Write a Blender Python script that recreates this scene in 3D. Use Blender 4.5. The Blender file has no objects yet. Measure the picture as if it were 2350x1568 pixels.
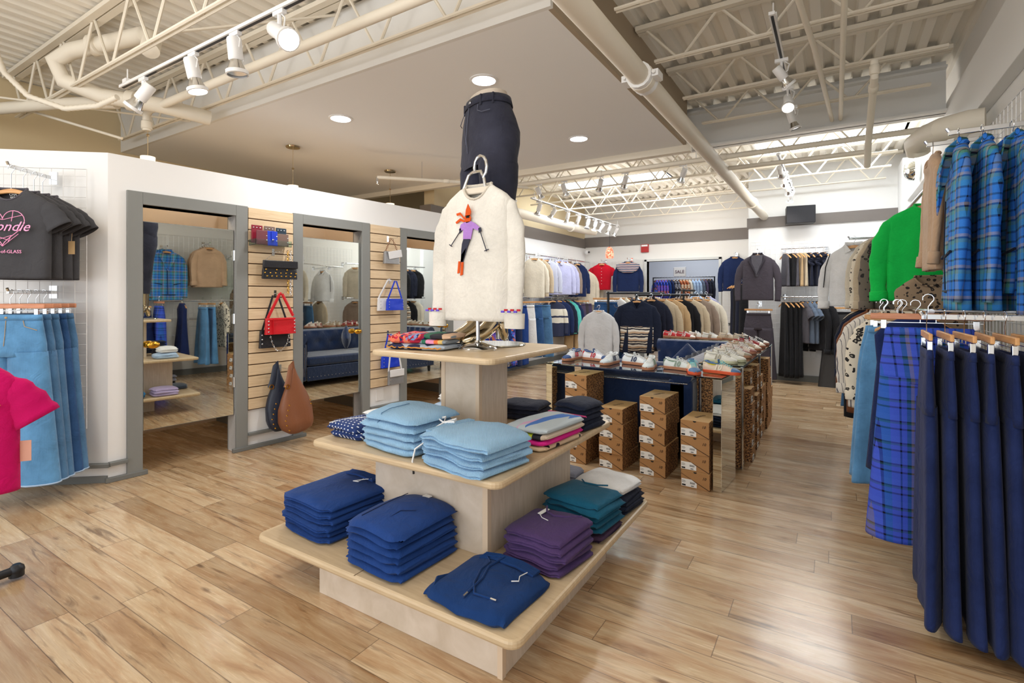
import bpy, math, random
from mathutils import Vector, Matrix, noise
random.seed(7)
PI = math.pi
SC = bpy.context.scene
COL = SC.collection
CAMH = 1.38
CA, SA = math.cos(math.atan(740/1175)), math.sin(math.atan(740/1175))

def R(a): return math.radians(a)
def lin(c):
    return tuple(((v/255)/12.92 if v/255 <= .04045 else ((v/255+.055)/1.055)**2.4) for v in c)

# ------------------------------------------------------------------ mesh builder
class MB:
    def __init__(s): s.v = []; s.f = []; s.m = []; s.cur = 0
    def add(s, vs, fs, M=None):
        o = len(s.v)
        if M is not None: vs = [tuple(M @ Vector(p)) for p in vs]
        s.v += [tuple(p) for p in vs]
        s.f += [tuple(i+o for i in f) for f in fs]
        s.m += [s.cur]*len(fs)
        return s
    def box(s, x0, x1, y0, y1, z0, z1, M=None):
        vs = [(x0,y0,z0),(x1,y0,z0),(x1,y1,z0),(x0,y1,z0),(x0,y0,z1),(x1,y0,z1),(x1,y1,z1),(x0,y1,z1)]
        return s.add(vs, [(0,3,2,1),(4,5,6,7),(0,1,5,4),(1,2,6,5),(2,3,7,6),(3,0,4,7)], M)
    def cbox(s, c, d, M=None):
        return s.box(c[0]-d[0]/2,c[0]+d[0]/2,c[1]-d[1]/2,c[1]+d[1]/2,c[2]-d[2]/2,c[2]+d[2]/2,M)
    def loft(s, rings, cap0=True, cap1=True, closed=True, M=None):
        n = len(rings[0]); vs = []; fs = []
        for r in rings: vs += r
        m = n if closed else n-1
        for i in range(len(rings)-1):
            for j in range(m):
                k = (j+1) % n
                fs.append((i*n+j, i*n+k, (i+1)*n+k, (i+1)*n+j))
        if cap0: fs.append(tuple(range(n-1,-1,-1)))
        if cap1: fs.append(tuple((len(rings)-1)*n+j for j in range(n)))
        return s.add(vs, fs, M)
    def tube(s, pts, r, n=8, flat=1.0, cap=True, up=None, M=None, closed=False):
        P = [Vector(p) for p in pts]; k = len(P)
        rr = r if isinstance(r, (list, tuple)) else [r]*k
        T = []
        for i in range(k):
            a = P[i-1] if (i > 0 or closed) else P[i]
            b = P[(i+1) % k] if (i < k-1 or closed) else P[i]
            t = (b-a); T.append(t.normalized() if t.length > 1e-9 else Vector((0,0,1)))
        u = Vector(up) if up else (Vector((0,0,1)) if abs(T[0].z) < .9 else Vector((1,0,0)))
        rings = []
        for i in range(k):
            u = (u - T[i]*u.dot(T[i]))
            if u.length < 1e-6: u = T[i].orthogonal()
            u.normalize(); w = T[i].cross(u)
            rings.append([tuple(P[i] + (u*math.cos(2*PI*j/n) + w*math.sin(2*PI*j/n)*flat)*rr[i]) for j in range(n)])
        if closed: rings.append(rings[0])
        return s.loft(rings, cap and not closed, cap and not closed, M=M)
    def lathe(s, prof, c=(0,0,0), n=20, M=None, cap=True):
        rings = [[(c[0]+r*math.cos(2*PI*j/n), c[1]+r*math.sin(2*PI*j/n), c[2]+z) for j in range(n)] for r, z in prof]
        return s.loft(rings, cap, cap, M=M)
    def prism(s, out, a, b, ax='y', M=None):
        # outline of 2D points extruded along ax from a to b
        def P(p, t): return (p[0], t, p[1]) if ax == 'y' else ((t, p[0], p[1]) if ax == 'x' else (p[0], p[1], t))
        n = len(out); vs = [P(p,a) for p in out] + [P(p,b) for p in out]
        fs = [tuple(range(n-1,-1,-1)), tuple(range(n,2*n))] + [(i,(i+1)%n,n+(i+1)%n,n+i) for i in range(n)]
        return s.add(vs, fs, M)
    def ball(s, c, r, n=8, sx=1, sy=1, sz=1, M=None):
        m = max(4, n//2); pr = [(r*math.sin(PI*i/m), -r*math.cos(PI*i/m)) for i in range(1, m)]
        rings = [[(c[0]+a*math.cos(2*PI*j/n)*sx, c[1]+a*math.sin(2*PI*j/n)*sy, c[2]+z*sz) for j in range(n)] for a, z in pr]
        return s.loft(rings, True, True, M=M)
    def build(s, name, mat, parent=None, loc=None, rz=0, rot=None, smooth=40, bevel=0, sub=0, solid=0):
        me = bpy.data.meshes.new(name)
        me.from_pydata(s.v, [], s.f)
        mats = mat if isinstance(mat, (list, tuple)) else [mat]
        for m in mats: me.materials.append(m)
        if len(mats) > 1:
            for p, i in zip(me.polygons, s.m): p.material_index = i
        if smooth:
            me.shade_smooth()
            try: me.set_sharp_from_angle(angle=R(smooth))
            except Exception: pass
        o = bpy.data.objects.new(name, me); COL.objects.link(o)
        if parent: o.parent = parent
        if loc: o.location = loc
        if rot: o.rotation_euler = rot
        elif rz: o.rotation_euler = (0,0,rz)
        if solid:
            q = o.modifiers.new('s','SOLIDIFY'); q.thickness = solid; q.offset = 0
        if bevel:
            q = o.modifiers.new('b','BEVEL'); q.width = bevel; q.segments = 2; q.limit_method = 'ANGLE'; q.angle_limit = R(50)
        if sub:
            q = o.modifiers.new('u','SUBSURF'); q.levels = sub; q.render_levels = sub
        return o

LABELS = {}
def tag(o, label, cat, group=None, kind=None):
    n = len(label.split())
    if not 4 <= n <= 16: print('LABEL WORDS', n, label)
    if label in LABELS and not group: print('DUP LABEL', label)
    LABELS[label] = 1
    o['label'] = label; o['category'] = cat
    if group: o['group'] = group
    if kind: o['kind'] = kind
    return o
def thing(name, label, cat, loc=(0,0,0), rz=0, group=None, rot=None):
    o = bpy.data.objects.new(name, None); COL.objects.link(o)
    o.location = loc; o.rotation_euler = rot if rot else (0,0,rz); o.empty_display_size = .05
    return tag(o, label, cat, group)
def struct(name, mb, mat, label=None, **k):
    o = mb.build(name, mat, **k); o['kind'] = 'structure'
    if label: o['label'] = label
    return o
def text(name, body, size, mat, parent, loc, rot, ext=.0008, shear=0, align='CENTER', res=2, off=0):
    cu = bpy.data.curves.new(name, 'FONT'); cu.body = body; cu.size = size; cu.extrude = ext
    cu.align_x = align; cu.align_y = 'CENTER'; cu.shear = shear; cu.resolution_u = res; cu.offset = off
    cu.materials.append(mat)
    o = bpy.data.objects.new(name, cu); COL.objects.link(o); o.parent = parent
    bpy.context.view_layer.update()
    me = bpy.data.meshes.new_from_object(o.evaluated_get(bpy.context.evaluated_depsgraph_get())); bpy.data.objects.remove(o); bpy.data.curves.remove(cu)
    me.materials.clear(); me.materials.append(mat)
    o = bpy.data.objects.new(name, me); COL.objects.link(o); o.parent = parent
    o.location = loc; o.rotation_euler = rot
    return o

# ------------------------------------------------------------------ materials
MATS = {}
class N:
    def __init__(s, m):
        m.use_nodes = True; s.t = m.node_tree; s.n = s.t.nodes; s.l = s.t.links
        s.b = s.n.get('Principled BSDF')
    def new(s, ty, **k):
        x = s.n.new(ty)
        for a, b in k.items(): setattr(x, a, b)
        return x
    def link(s, a, b): s.l.new(a, b)
    def put(s, v, sock):
        if hasattr(v, 'is_output') or hasattr(v, 'links'): s.l.new(v, sock)
        else: sock.default_value = v
    def math(s, op, a, b=0.0, c=None):
        x = s.new('ShaderNodeMath', operation=op); s.put(a, x.inputs[0]); s.put(b, x.inputs[1])
        if c is not None: s.put(c, x.inputs[2])
        return x.outputs[0]
    def mix(s, f, a, b, mode='MIX'):
        x = s.new('ShaderNodeMix', data_type='RGBA', blend_type=mode)
        s.put(f, x.inputs[0]); s.put(a, x.inputs[6]); s.put(b, x.inputs[7]); return x.outputs[2]
    def ramp(s, fac, stops, mode='LINEAR'):
        x = s.new('ShaderNodeValToRGB'); cr = x.color_ramp; cr.interpolation = mode
        while len(cr.elements) < len(stops): cr.elements.new(.5)
        for e, (p, c) in zip(cr.elements, stops):
            e.position = p; e.color = (*c, 1) if len(c) == 3 else c
        s.put(fac, x.inputs[0]); return x.outputs[0]
    def coord(s, kind='Object'):
        return s.new('ShaderNodeTexCoord').outputs[kind]
    def sep(s, v):
        x = s.new('ShaderNodeSeparateXYZ'); s.l.new(v, x.inputs[0]); return x.outputs
    def comb(s, a, b, c):
        x = s.new('ShaderNodeCombineXYZ')
        for i, v in enumerate((a,b,c)): s.put(v, x.inputs[i])
        return x.outputs[0]
    def noise(s, vec, scale, detail=3, rough=.5, out=0, dist=0):
        x = s.new('ShaderNodeTexNoise'); s.l.new(vec, x.inputs['Vector'])
        x.inputs['Scale'].default_value = scale; x.inputs['Detail'].default_value = detail
        x.inputs['Roughness'].default_value = rough; x.inputs['Distortion'].default_value = dist
        return x.outputs[out]
    def bump(s, h, strength=.3, dist=.01):
        x = s.new('ShaderNodeBump'); x.inputs['Strength'].default_value = strength
        x.inputs['Distance'].default_value = dist; s.put(h, x.inputs['Height'])
        s.l.new(x.outputs[0], s.b.inputs['Normal'])

def newmat(name):
    m = bpy.data.materials.new(name); k = N(m); return m, k
def plain(name, rgb, rough=.6, metal=0, bump=0, bscale=60, var=.0, coat=0, spec=None):
    if name in MATS: return MATS[name]
    m, k = newmat(name); c = (*lin(rgb), 1)
    k.b.inputs['Base Color'].default_value = c
    k.b.inputs['Roughness'].default_value = rough; k.b.inputs['Metallic'].default_value = metal
    if coat: k.b.inputs['Coat Weight'].default_value = coat
    if spec is not None: k.b.inputs['Specular IOR Level'].default_value = spec
    if var or bump:
        v = k.coord(); h = k.noise(v, bscale, 3)
        if bump: k.bump(h, bump, .01)
        if var:
            g = k.noise(v, 2.2, 4)
            k.link(k.mix(k.math('MULTIPLY', g, var), c, tuple(x*.55 for x in c[:3])+(1,)), k.b.inputs['Base Color'])
    MATS[name] = m; return m
def glow(name, rgb, e):
    m, k = newmat(name); k.b.inputs['Base Color'].default_value = (*lin(rgb),1)
    k.b.inputs['Emission Color'].default_value = (*lin(rgb),1); k.b.inputs['Emission Strength'].default_value = e
    MATS[name] = m; return m
def fab(name, rgb=None, kind='weave', sat=1.0):
    """cloth: soft tonal variation and a fine weave bump"""
    if name in MATS: return MATS[name]
    m, k = newmat('cloth_'+name); c = (*lin(rgb),1); d = tuple(x*.6 for x in c[:3])+(1,); li = tuple(min(1, x*1.25+.01) for x in c[:3])+(1,)
    v = k.coord()
    k.b.inputs['Roughness'].default_value = .85; k.b.inputs['Specular IOR Level'].default_value = .2
    try:
        k.b.inputs['Sheen Weight'].default_value = .06 if sum(rgb) < 330 else .2; k.b.inputs['Sheen Roughness'].default_value = .5
    except Exception: pass
    g = k.noise(v, 5, 4, .6); fine = k.noise(v, 260 if kind != 'knit' else 90, 2)
    col = k.mix(k.ramp(g, [(.35,(0,0,0)),(.7,(1,1,1))]), d if kind == 'denim' else tuple(x*.82 for x in c[:3])+(1,), li if kind == 'denim' else c)
    col = k.mix(k.math('MULTIPLY', fine, .35), col, tuple(x*.55 for x in c[:3])+(1,))
    h = fine
    if kind == 'rib' or kind == 'waffle':
        sx = k.sep(v)
        a = k.math('SINE', k.math('MULTIPLY', k.math('ADD', sx[0], sx[1]), 900))
        h = k.math('ADD', a, k.math('SINE', k.math('MULTIPLY', k.math('SUBTRACT', sx[0], sx[1]), 900))) if kind == 'waffle' else a
        col = k.mix(k.math('MULTIPLY', k.math('ADD', h, 1.0), .07), col, d)
    if kind == 'denim':
        st = k.new('ShaderNodeMapping'); k.link(v, st.inputs[0]); st.inputs['Scale'].default_value = (60, 60, 3)
        s2 = k.noise(st.outputs[0], 3, 3, .7)
        col = k.mix(k.math('MULTIPLY', s2, .5), col, li)
    k.link(col, k.b.inputs['Base Color'])
    wr = k.noise(v, 11, 3, .55, dist=1.6)
    k.bump(k.math('ADD', k.math('MULTIPLY', h, .10), k.math('MULTIPLY', wr, 1.0)), .55, .012)
    MATS[name] = m; return m
def plaid(name, xs, zs, px=.16, pz=.14, line=(20,24,45)):
    m, k = newmat('cloth_'+name); v = k.coord(); s = k.sep(v)
    def stops(cs): return [(p, lin(c)) for p, c in cs]
    fx = k.math('FRACT', k.math('DIVIDE', k.math('ADD', k.math('ADD', s[0], k.math('MULTIPLY', s[1], .8)), 5), px))
    fz = k.math('FRACT', k.math('DIVIDE', k.math('ADD', s[2], 5), pz))
    a = k.ramp(fx, stops(xs), 'CONSTANT'); b = k.ramp(fz, stops(zs), 'CONSTANT')
    col = k.mix(.5, a, b)
    w = k.noise(v, 420, 1); col = k.mix(k.math('MULTIPLY', w, .25), col, (*lin(line),1))
    k.link(col, k.b.inputs['Base Color']); k.b.inputs['Roughness'].default_value = .9
    k.b.inputs['Specular IOR Level'].default_value = .2
    k.bump(w, .3, .004); MATS[name] = m; return m
def spots(name, base, dark, scale=38, th=.32, ring=True):
    m, k = newmat('cloth_'+name); v = k.coord()
    nz = k.noise(v, 14, 2, out=1)
    vv = k.mix(.06, v, nz)
    x = k.new('ShaderNodeTexVoronoi'); k.link(vv, x.inputs['Vector']); x.inputs['Scale'].default_value = scale
    st = [(0, lin(dark)), (th, lin(base))]
    if ring: st = [(0, tuple((p+q)/2 for p, q in zip(lin(base), lin(dark)))), (th*.45, lin(dark)), (th, lin(base))]
    k.link(k.ramp(x.outputs['Distance'], st, 'CONSTANT'), k.b.inputs['Base Color'])
    k.b.inputs['Roughness'].default_value = .9; MATS[name] = m; return m
def bands(name, cs, period=.2, axis=2, wob=0, mode='CONSTANT', rough=.88, axis2=None):
    """repeating stripes; cs = [(pos, rgb)]"""
    m, k = newmat('cloth_'+name); v = k.coord(); s = k.sep(v); a = s[axis]
    if axis2 is not None: a = k.math('ADD', a, s[axis2])
    if wob: a = k.math('ADD', a, k.math('MULTIPLY', k.noise(v, 9, 2), wob))
    f = k.math('FRACT', k.math('DIVIDE', k.math('ADD', a, 7), period))
    col = k.ramp(f, [(p, lin(c)) for p, c in cs], mode)
    w = k.noise(v, 300, 1)
    k.link(k.mix(k.math('MULTIPLY', w, .25), col, (.05,.05,.06,1)), k.b.inputs['Base Color'])
    k.b.inputs['Roughness'].default_value = rough; k.bump(w, .25, .004); MATS[name] = m; return m
def dots(name, base, dot, sp=.035, r=.16, axes=(0,1)):
    m, k = newmat('cloth_'+name); v = k.coord(); s = k.sep(v)
    x = k.math('ADD', k.math('DIVIDE', s[0], sp), 50); y = k.math('ADD', k.math('DIVIDE', k.math('ADD', s[1], s[2]), sp), 50)
    x = k.math('ADD', x, k.math('MULTIPLY', k.math('FLOOR', y), .5))
    dx = k.math('SUBTRACT', k.math('FRACT', x), .5); dy = k.math('SUBTRACT', k.math('FRACT', y), .5)
    d = k.math('SQRT', k.math('ADD', k.math('MULTIPLY', dx, dx), k.math('MULTIPLY', dy, dy)))
    k.link(k.mix(k.math('LESS_THAN', d, r), (*lin(base),1), (*lin(dot),1)), k.b.inputs['Base Color'])
    k.b.inputs['Roughness'].default_value = .8; MATS[name] = m; return m
def patches(name, cols, scale=6, warp=.2, stretch=(1,1,1)):
    m, k = newmat('cloth_'+name); v = k.coord()
    mp = k.new('ShaderNodeMapping'); k.link(v, mp.inputs[0]); mp.inputs['Scale'].default_value = stretch
    vv = k.mix(warp, mp.outputs[0], k.noise(mp.outputs[0], 5, 3, out=1))
    x = k.new('ShaderNodeTexVoronoi'); k.link(vv, x.inputs['Vector']); x.inputs['Scale'].default_value = scale
    sp = k.new('ShaderNodeSeparateColor'); k.link(x.outputs['Color'], sp.inputs[0])
    st = [(i/len(cols), lin(c)) for i, c in enumerate(cols)]
    k.link(k.ramp(sp.outputs[0], st, 'CONSTANT'), k.b.inputs['Base Color'])
    k.b.inputs['Roughness'].default_value = .9; k.bump(k.noise(v, 250, 1), .3, .004); MATS[name] = m; return m

def wood(name, a, b, rough=.45, scale=(2,14,14), rot=0):
    m, k = newmat(name); v = k.coord()
    mp = k.new('ShaderNodeMapping'); k.link(v, mp.inputs[0]); mp.inputs['Scale'].default_value = scale
    g = k.noise(mp.outputs[0], 2.5, 5, .6, dist=.6)
    k.link(k.ramp(g, [(.3, lin(a)), (.7, lin(b))]), k.b.inputs['Base Color'])
    k.b.inputs['Roughness'].default_value = rough; k.bump(g, .08, .004); MATS[name] = m; return m

M_wall = plain('wall_paint', (232,230,226), .8, bump=.05, bscale=30)
M_wallw = plain('wall_white', (240,240,240), .75, bump=.05, bscale=25)
M_cream = plain('cream_paint', (214,196,160), .85, bump=.1, bscale=18)
M_ceil = plain('ceiling_paint', (240,241,242), .85, bump=.04, bscale=14)
M_beam = plain('beam_paint', (229,228,225), .7, bump=.06, bscale=20)
M_steel = plain('joist_paint', (232,224,208), .6)
M_deck = plain('deck_paint', (240,235,224), .7)
M_band = plain('grey_band', (120,113,108), .7)
M_grey = plain('grey_trim', (134,136,134), .5, bump=.03, bscale=40)
M_greyd = plain('grey_ledge', (118,120,118), .5)
M_maple = wood('maple_veneer', (206,190,170), (226,212,196), .42, (3,30,3))
M_mapletop = wood('maple_top', (196,172,138), (214,192,158), .35, (2,22,8))
M_mapleedge = plain('maple_edge', (224,202,176), .4)
M_slat = wood('slatwall_maple', (214,186,148), (232,208,174), .45, (8,2.2,30))
M_slot = plain('slat_groove', (92,64,42), .8)
M_hang = wood('hanger_wood', (196,140,84), (222,172,116), .4, (4,20,20))
M_hangp = wood('hanger_wood_pink', (190,122,88), (214,150,112), .4, (4,20,20))
M_chrome = plain('chrome', (225,228,232), .12, 1)
M_mirror = plain('mirror_silver', (228,231,226), .015, 1)
M_goldchrome = plain('gold_chrome', (206,190,160), .12, 1)
M_brass = plain('brass', (212,160,60), .18, 1)
M_dark = plain('dark_metal', (52,54,58), .4, .7)
M_wire = plain('white_wire', (236,236,236), .4)
M_black = plain('black_plastic', (24,24,26), .5)
M_white = plain('white_plastic', (238,238,238), .4)
M_paper = plain('paper_white', (240,240,238), .8)
M_kraft = plain('kraft_card', (178,132,84), .75, bump=.04, bscale=80, var=.25)
M_krafttop = plain('kraft_card_top', (196,156,104), .75, var=.2)
M_ink = plain('ink_brown', (70,46,28), .8)
M_inkb = plain('ink_black', (30,28,28), .8)
M_tagc = plain('kraft_tag', (206,172,124), .8)
def mk_glass():
    m, k = newmat('table_glass')
    k.b.inputs['Base Color'].default_value = (.80,.95,.90,1); k.b.inputs['Roughness'].default_value = .01
    k.b.inputs['Transmission Weight'].default_value = 1; k.b.inputs['IOR'].default_value = 1.45
    return m
M_glass = mk_glass()
def mk_kpat():
    m, k = newmat('kraft_pattern'); v = k.coord()
    x = k.new('ShaderNodeTexVoronoi', feature='DISTANCE_TO_EDGE'); k.link(v, x.inputs['Vector']); x.inputs['Scale'].default_value = 55
    nz = k.noise(v, 70, 1)
    a = k.math('LESS_THAN', x.outputs['Distance'], .16); a = k.math('MULTIPLY', a, k.math('GREATER_THAN', nz, .46))
    k.link(k.mix(a, (*lin((168,122,76)),1), (*lin((66,42,26)),1)), k.b.inputs['Base Color'])
    k.b.inputs['Roughness'].default_value = .8; return m
M_kpat = mk_kpat()
M_navyv = fab('navy_velvet', (10,44,92)); MATS['navy_velvet'].node_tree.nodes['Principled BSDF'].inputs['Sheen Weight'].default_value = .8

def mk_floor():
    m, k = newmat('plank_floor'); v = k.coord(); s = k.sep(v)
    W_, L_ = .15, 1.22
    row = k.math('FLOOR', k.math('DIVIDE', k.math('ADD', s[1], 10+.089), W_))
    wn = k.new('ShaderNodeTexWhiteNoise', noise_dimensions='1D'); k.link(row, wn.inputs['W'])
    xo = k.math('ADD', k.math('ADD', s[0], 20), k.math('MULTIPLY', wn.outputs[0], L_*3))
    col = k.math('FLOOR', k.math('DIVIDE', xo, L_))
    idn = k.new('ShaderNodeTexWhiteNoise', noise_dimensions='2D'); k.link(k.comb(row, col, 0), idn.inputs['Vector'])
    rid = idn.outputs[0]
    fy = k.math('FRACT', k.math('DIVIDE', k.math('ADD', s[1], 10+.089), W_)); fx = k.math('FRACT', k.math('DIVIDE', xo, L_))
    ey = k.math('MINIMUM', fy, k.math('SUBTRACT', 1, fy)); ex = k.math('MINIMUM', fx, k.math('SUBTRACT', 1, fx))
    seam = k.math('MAXIMUM', k.math('LESS_THAN', ey, .012), k.math('LESS_THAN', ex, .0016))
    off = k.math('MULTIPLY', rid, 37)
    g = k.comb(k.math('ADD', k.math('MULTIPLY', s[0], 1.0), off), k.math('ADD', k.math('MULTIPLY', s[1], 6.5), off), off)
    big = k.noise(g, 1.7, 5, .62, dist=1.2)
    g2 = k.comb(k.math('ADD', k.math('MULTIPLY', s[0], 3.0), off), k.math('MULTIPLY', s[1], 60), off)
    fine = k.noise(g2, 1.6, 5, .65, dist=.5)
    streak = k.noise(k.comb(k.math('ADD', k.math('MULTIPLY', s[0], 1.5), off), k.math('ADD', k.math('MULTIPLY', s[1], 17), off), off), 1.5, 4, .6, dist=.9)
    base = k.ramp(big, [(.25, lin((158,120,84))), (.40, lin((198,166,130))), (.56, lin((217,194,161))), (.75, lin((229,212,185)))])
    base = k.mix(k.math('MULTIPLY', k.ramp(fine, [(.3,(1,1,1)),(.65,(0,0,0))]), .35), base, (*lin((160,128,98)),1))
    dk = k.ramp(streak, [(.56,(0,0,0)),(.72,(1,1,1))])
    base = k.mix(k.math('MULTIPLY', dk, .7), base, (*lin((100,76,58)),1))
    kx = k.new('ShaderNodeTexVoronoi'); k.link(k.comb(k.math('ADD', k.math('MULTIPLY', s[0], 1.3), off), k.math('MULTIPLY', s[1], 4.2), off), kx.inputs['Vector']); kx.inputs['Scale'].default_value = 1.6
    kn = k.ramp(k.math('ADD', kx.outputs['Distance'], k.math('MULTIPLY', fine, .05)), [(.06,(1,1,1)),(.13,(0,0,0))])
    base = k.mix(k.math('MULTIPLY', kn, .7), base, (*lin((92,62,42)),1))
    tone = k.ramp(rid, [(0, lin((204,192,178))), (.5, lin((236,230,222))), (1, lin((252,250,247)))])
    base = k.mix(1.0, base, tone, 'MULTIPLY')
    base = k.mix(k.math('MULTIPLY', seam, .65), base, (*lin((80,60,46)),1))
    k.link(base, k.b.inputs['Base Color'])
    k.link(k.math('ADD', k.math('MULTIPLY', fine, .12), .2), k.b.inputs['Roughness'])
    k.b.inputs['Coat Weight'].default_value = .15; k.b.inputs['Coat Roughness'].default_value = .12
    k.bump(k.math('SUBTRACT', k.math('MULTIPLY', fine, .25), k.math('MULTIPLY', seam, 1.0)), .12, .003)
    return m
M_floor = mk_floor()
# ------------------------------------------------------------------ the shell
DECK = 3.50
WANG = math.atan(.0802)                        # the fitting-room wall is turned a little from the building grid
def WP(t, off=0):                              # point t metres along that wall, off metres out into the shop
    return (-4.56 + math.sin(WANG)*t + math.cos(WANG)*off, 1.616 + math.cos(WANG)*t - math.sin(WANG)*off)
WM = Matrix.Translation((-4.56, 1.616, 0)) @ Matrix.Rotation(-WANG, 4, 'Z')   # local x = out, local y = along

fl = MB().box(-9, 4, -3.2, 14.2, -.1, 0); struct('floor', fl, M_floor, smooth=0)

# roof deck: ribbed steel, ribs along Y, with two skylight openings
def deck_piece(mb, x0, x1, y0, y1):
    n = int(round((x1-x0)/.15)); dx = (x1-x0)/n
    pr = []
    for i in range(n):
        a = x0+i*dx
        pr += [(a, .0), (a+dx*.42, .0), (a+dx*.52, .045), (a+dx*.9, .045)]
    pr.append((x1, 0))
    vs = [(p, y0, DECK+z) for p, z in pr] + [(p, y1, DECK+z) for p, z in pr]; k = len(pr)
    mb.add(vs, [(i, i+1, k+i+1, k+i) for i in range(k-1)])
SKY = [(-4.45, -2.45, 8.6, 9.5), (-.95, .75, 7.6, 8.5)]
dk = MB()
deck_piece(dk, -9, 1.05, -3.2, 7.6)
deck_piece(dk, -9, -.95, 7.6, 8.6); deck_piece(dk, .75, 1.05, 7.6, 8.5)
deck_piece(dk, -9, -4.45, 8.6, 9.5); deck_piece(dk, -2.45, -.95, 8.6, 9.5); deck_piece(dk, -.95, 1.05, 8.5, 9.5)
deck_piece(dk, -9, 1.05, 9.5, 11.6)
struct('ceiling', dk, M_deck, smooth=0)
rf = MB()
for (x0,x1,y0,y1) in [(-9,1.3,-3.2,7.6),(-9,-.95,7.6,8.6),(.75,1.3,7.6,8.5),(-9,-4.45,8.6,9.5),(-2.45,-.95,8.6,9.5),(-.95,1.3,8.5,9.5),(-9,1.3,9.5,11.7)]:
    rf.box(x0,x1,y0,y1,DECK+.05,DECK+.12)
struct('roof', rf, M_beam, smooth=0)
M_sky = glow('skylight_diffuser', (226,240,255), 5.0)
for (x0,x1,y0,y1) in SKY:
    cb = MB()
    cb.box(x0-.03,x0,y0,y1,DECK,DECK+.3); cb.box(x1,x1+.03,y0,y1,DECK,DECK+.3); cb.box(x0-.03,x1+.03,y0-.03,y0,DECK,DECK+.3); cb.box(x0-.03,x1+.03,y1,y1+.03,DECK,DECK+.3)
    w = struct('skylight_window', cb, M_white, smooth=0)
    MB().box(x0,x1,y0,y1,DECK+.05,DECK+.07).build('skylight_pane', M_sky, w, smooth=0)

# dropped ceiling with its fascias
cl = MB().box(-8, -1.37, 2.56, 5.66, 3.0, 3.03); struct('ceiling_dropped', cl, M_ceil, smooth=0)
fa = MB().box(-8, -1.34, 2.53, 2.56, 3.0, DECK); struct('wall_fascia_front', fa, M_beam, smooth=0)
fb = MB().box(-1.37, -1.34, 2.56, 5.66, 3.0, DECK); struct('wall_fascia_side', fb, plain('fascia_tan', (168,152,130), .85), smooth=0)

# walls
w = MB().box(-7.0, -6.8, -3.2, 11.4, 0, DECK); struct('wall_outer_left', w, M_cream, smooth=0)
w = MB().box(-5.3, -5.1, 5.9, 11.4, 0, 2.53); w.box(-6.8,-5.1,5.8,5.9,0,2.53); struct('wall_left', w, M_wallw, smooth=0)
w = MB().box(-5.3, -5.1, 5.9, 11.4, 2.75, DECK); struct('wall_left_upper', w, M_cream, smooth=0)
w = MB().box(-5.3, -5.08, 5.8, 11.4, 2.53, 2.75); struct('trim_left_band', w, M_band, smooth=0)
w = MB().box(-5.3,-3.58,11.4,11.55,0,2.55); w.box(-2.05,-1.2,11.4,11.55,0,2.55); w.box(-3.58,-2.05,11.4,11.55,2.16,2.55)
struct('wall_back', w, M_wall, smooth=0)
w = MB().box(-5.3,-1.2,11.37,11.55,2.55,2.78); struct('trim_back_band', w, M_band, smooth=0)
w = MB().box(-5.3,-1.2,11.4,11.55,2.78,DECK); struct('wall_back_upper', w, M_beam, smooth=0)
w = MB().box(-1.24,1.1,9.53,9.68,0,2.53); w.box(-1.24,-1.12,9.68,11.4,0,2.55); struct('wall_back_right', w, M_wallw, smooth=0)
w = MB().box(-1.26,1.1,9.50,9.68,2.53,2.70); w.box(-1.26,-1.12,9.68,11.37,2.55,2.70); struct('trim_right_band', w, M_band, smooth=0)
w = MB().box(-1.24,1.1,9.53,9.68,2.70,DECK); w.box(-1.24,-1.12,9.68,11.4,2.70,DECK); struct('wall_back_right_upper', w, M_beam, smooth=0)
w = MB().box(.93,1.1,-1.2,9.6,0,DECK); struct('wall_right', w, M_wall, smooth=0)
w = MB().box(.85,.93,-1.2,9.5,2.70,3.12); struct('trim_right_beam', w, M_beam, smooth=0, bevel=.004)
w = MB().box(.80,.93,8.9,9.53,0,3.3); struct('wall_column', w, M_wallw, smooth=0)
# stock room behind the doorway
w = MB().box(-4.6,-1.0,13.6,13.7,0,2.9); w.box(-4.6,-4.5,11.55,13.7,0,2.9); w.box(-1.3,-1.2,11.55,13.7,0,2.9)
struct('wall_saleroom', w, plain('pale_blue_wall', (214,219,228), .8), smooth=0)
w = MB().box(-4.6,-1.0,11.55,13.7,2.9,3.0); struct('ceiling_saleroom', w, M_ceil, smooth=0)
w = MB().box(-2.2,-1.6,13.55,13.6,0,2.0); w2 = struct('door_9', w, plain('steel_blue_door',(132,138,150),.6), smooth=0)
w = MB()
w.box(-3.63,-3.58,11.37,11.56,0,2.2); w.box(-2.05,-2.0,11.37,11.56,0,2.2); w.box(-3.63,-2.0,11.37,11.56,2.16,2.21)
struct('trim_doorway', w, plain('putty_trim',(206,208,206),.6), smooth=0)
# base boards
w = MB(); w.box(-1.24,.8,9.49,9.53,0,.1); w.box(-5.1,-3.63,11.36,11.4,0,.1); w.box(-2.0,-1.24,11.36,11.4,0,.1)
struct('baseboard_back', w, M_greyd, smooth=0)
w = MB().box(-5.1,-5.07,5.95,11.36,0,.1); struct('baseboard_left', w, M_greyd, smooth=0)
w = MB().box(.89,.93,-1.2,8.9,0,.1); struct('baseboard_right', w, M_greyd, smooth=0)

# X-direction steel beam behind the dropped ceiling
w = MB().box(-8,.85,5.98,6.0,3.03,DECK); w.box(-8,.85,5.9,6.08,3.03,3.05); w.box(-8,.85,5.9,6.08,3.42,3.44)
struct('trim_steel_beam', w, M_beam, smooth=0)
w = MB().box(-8,-1.3,5.62,5.70,2.93,3.05); struct('trim_ceiling_edge', w, M_steel, smooth=0)

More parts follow.
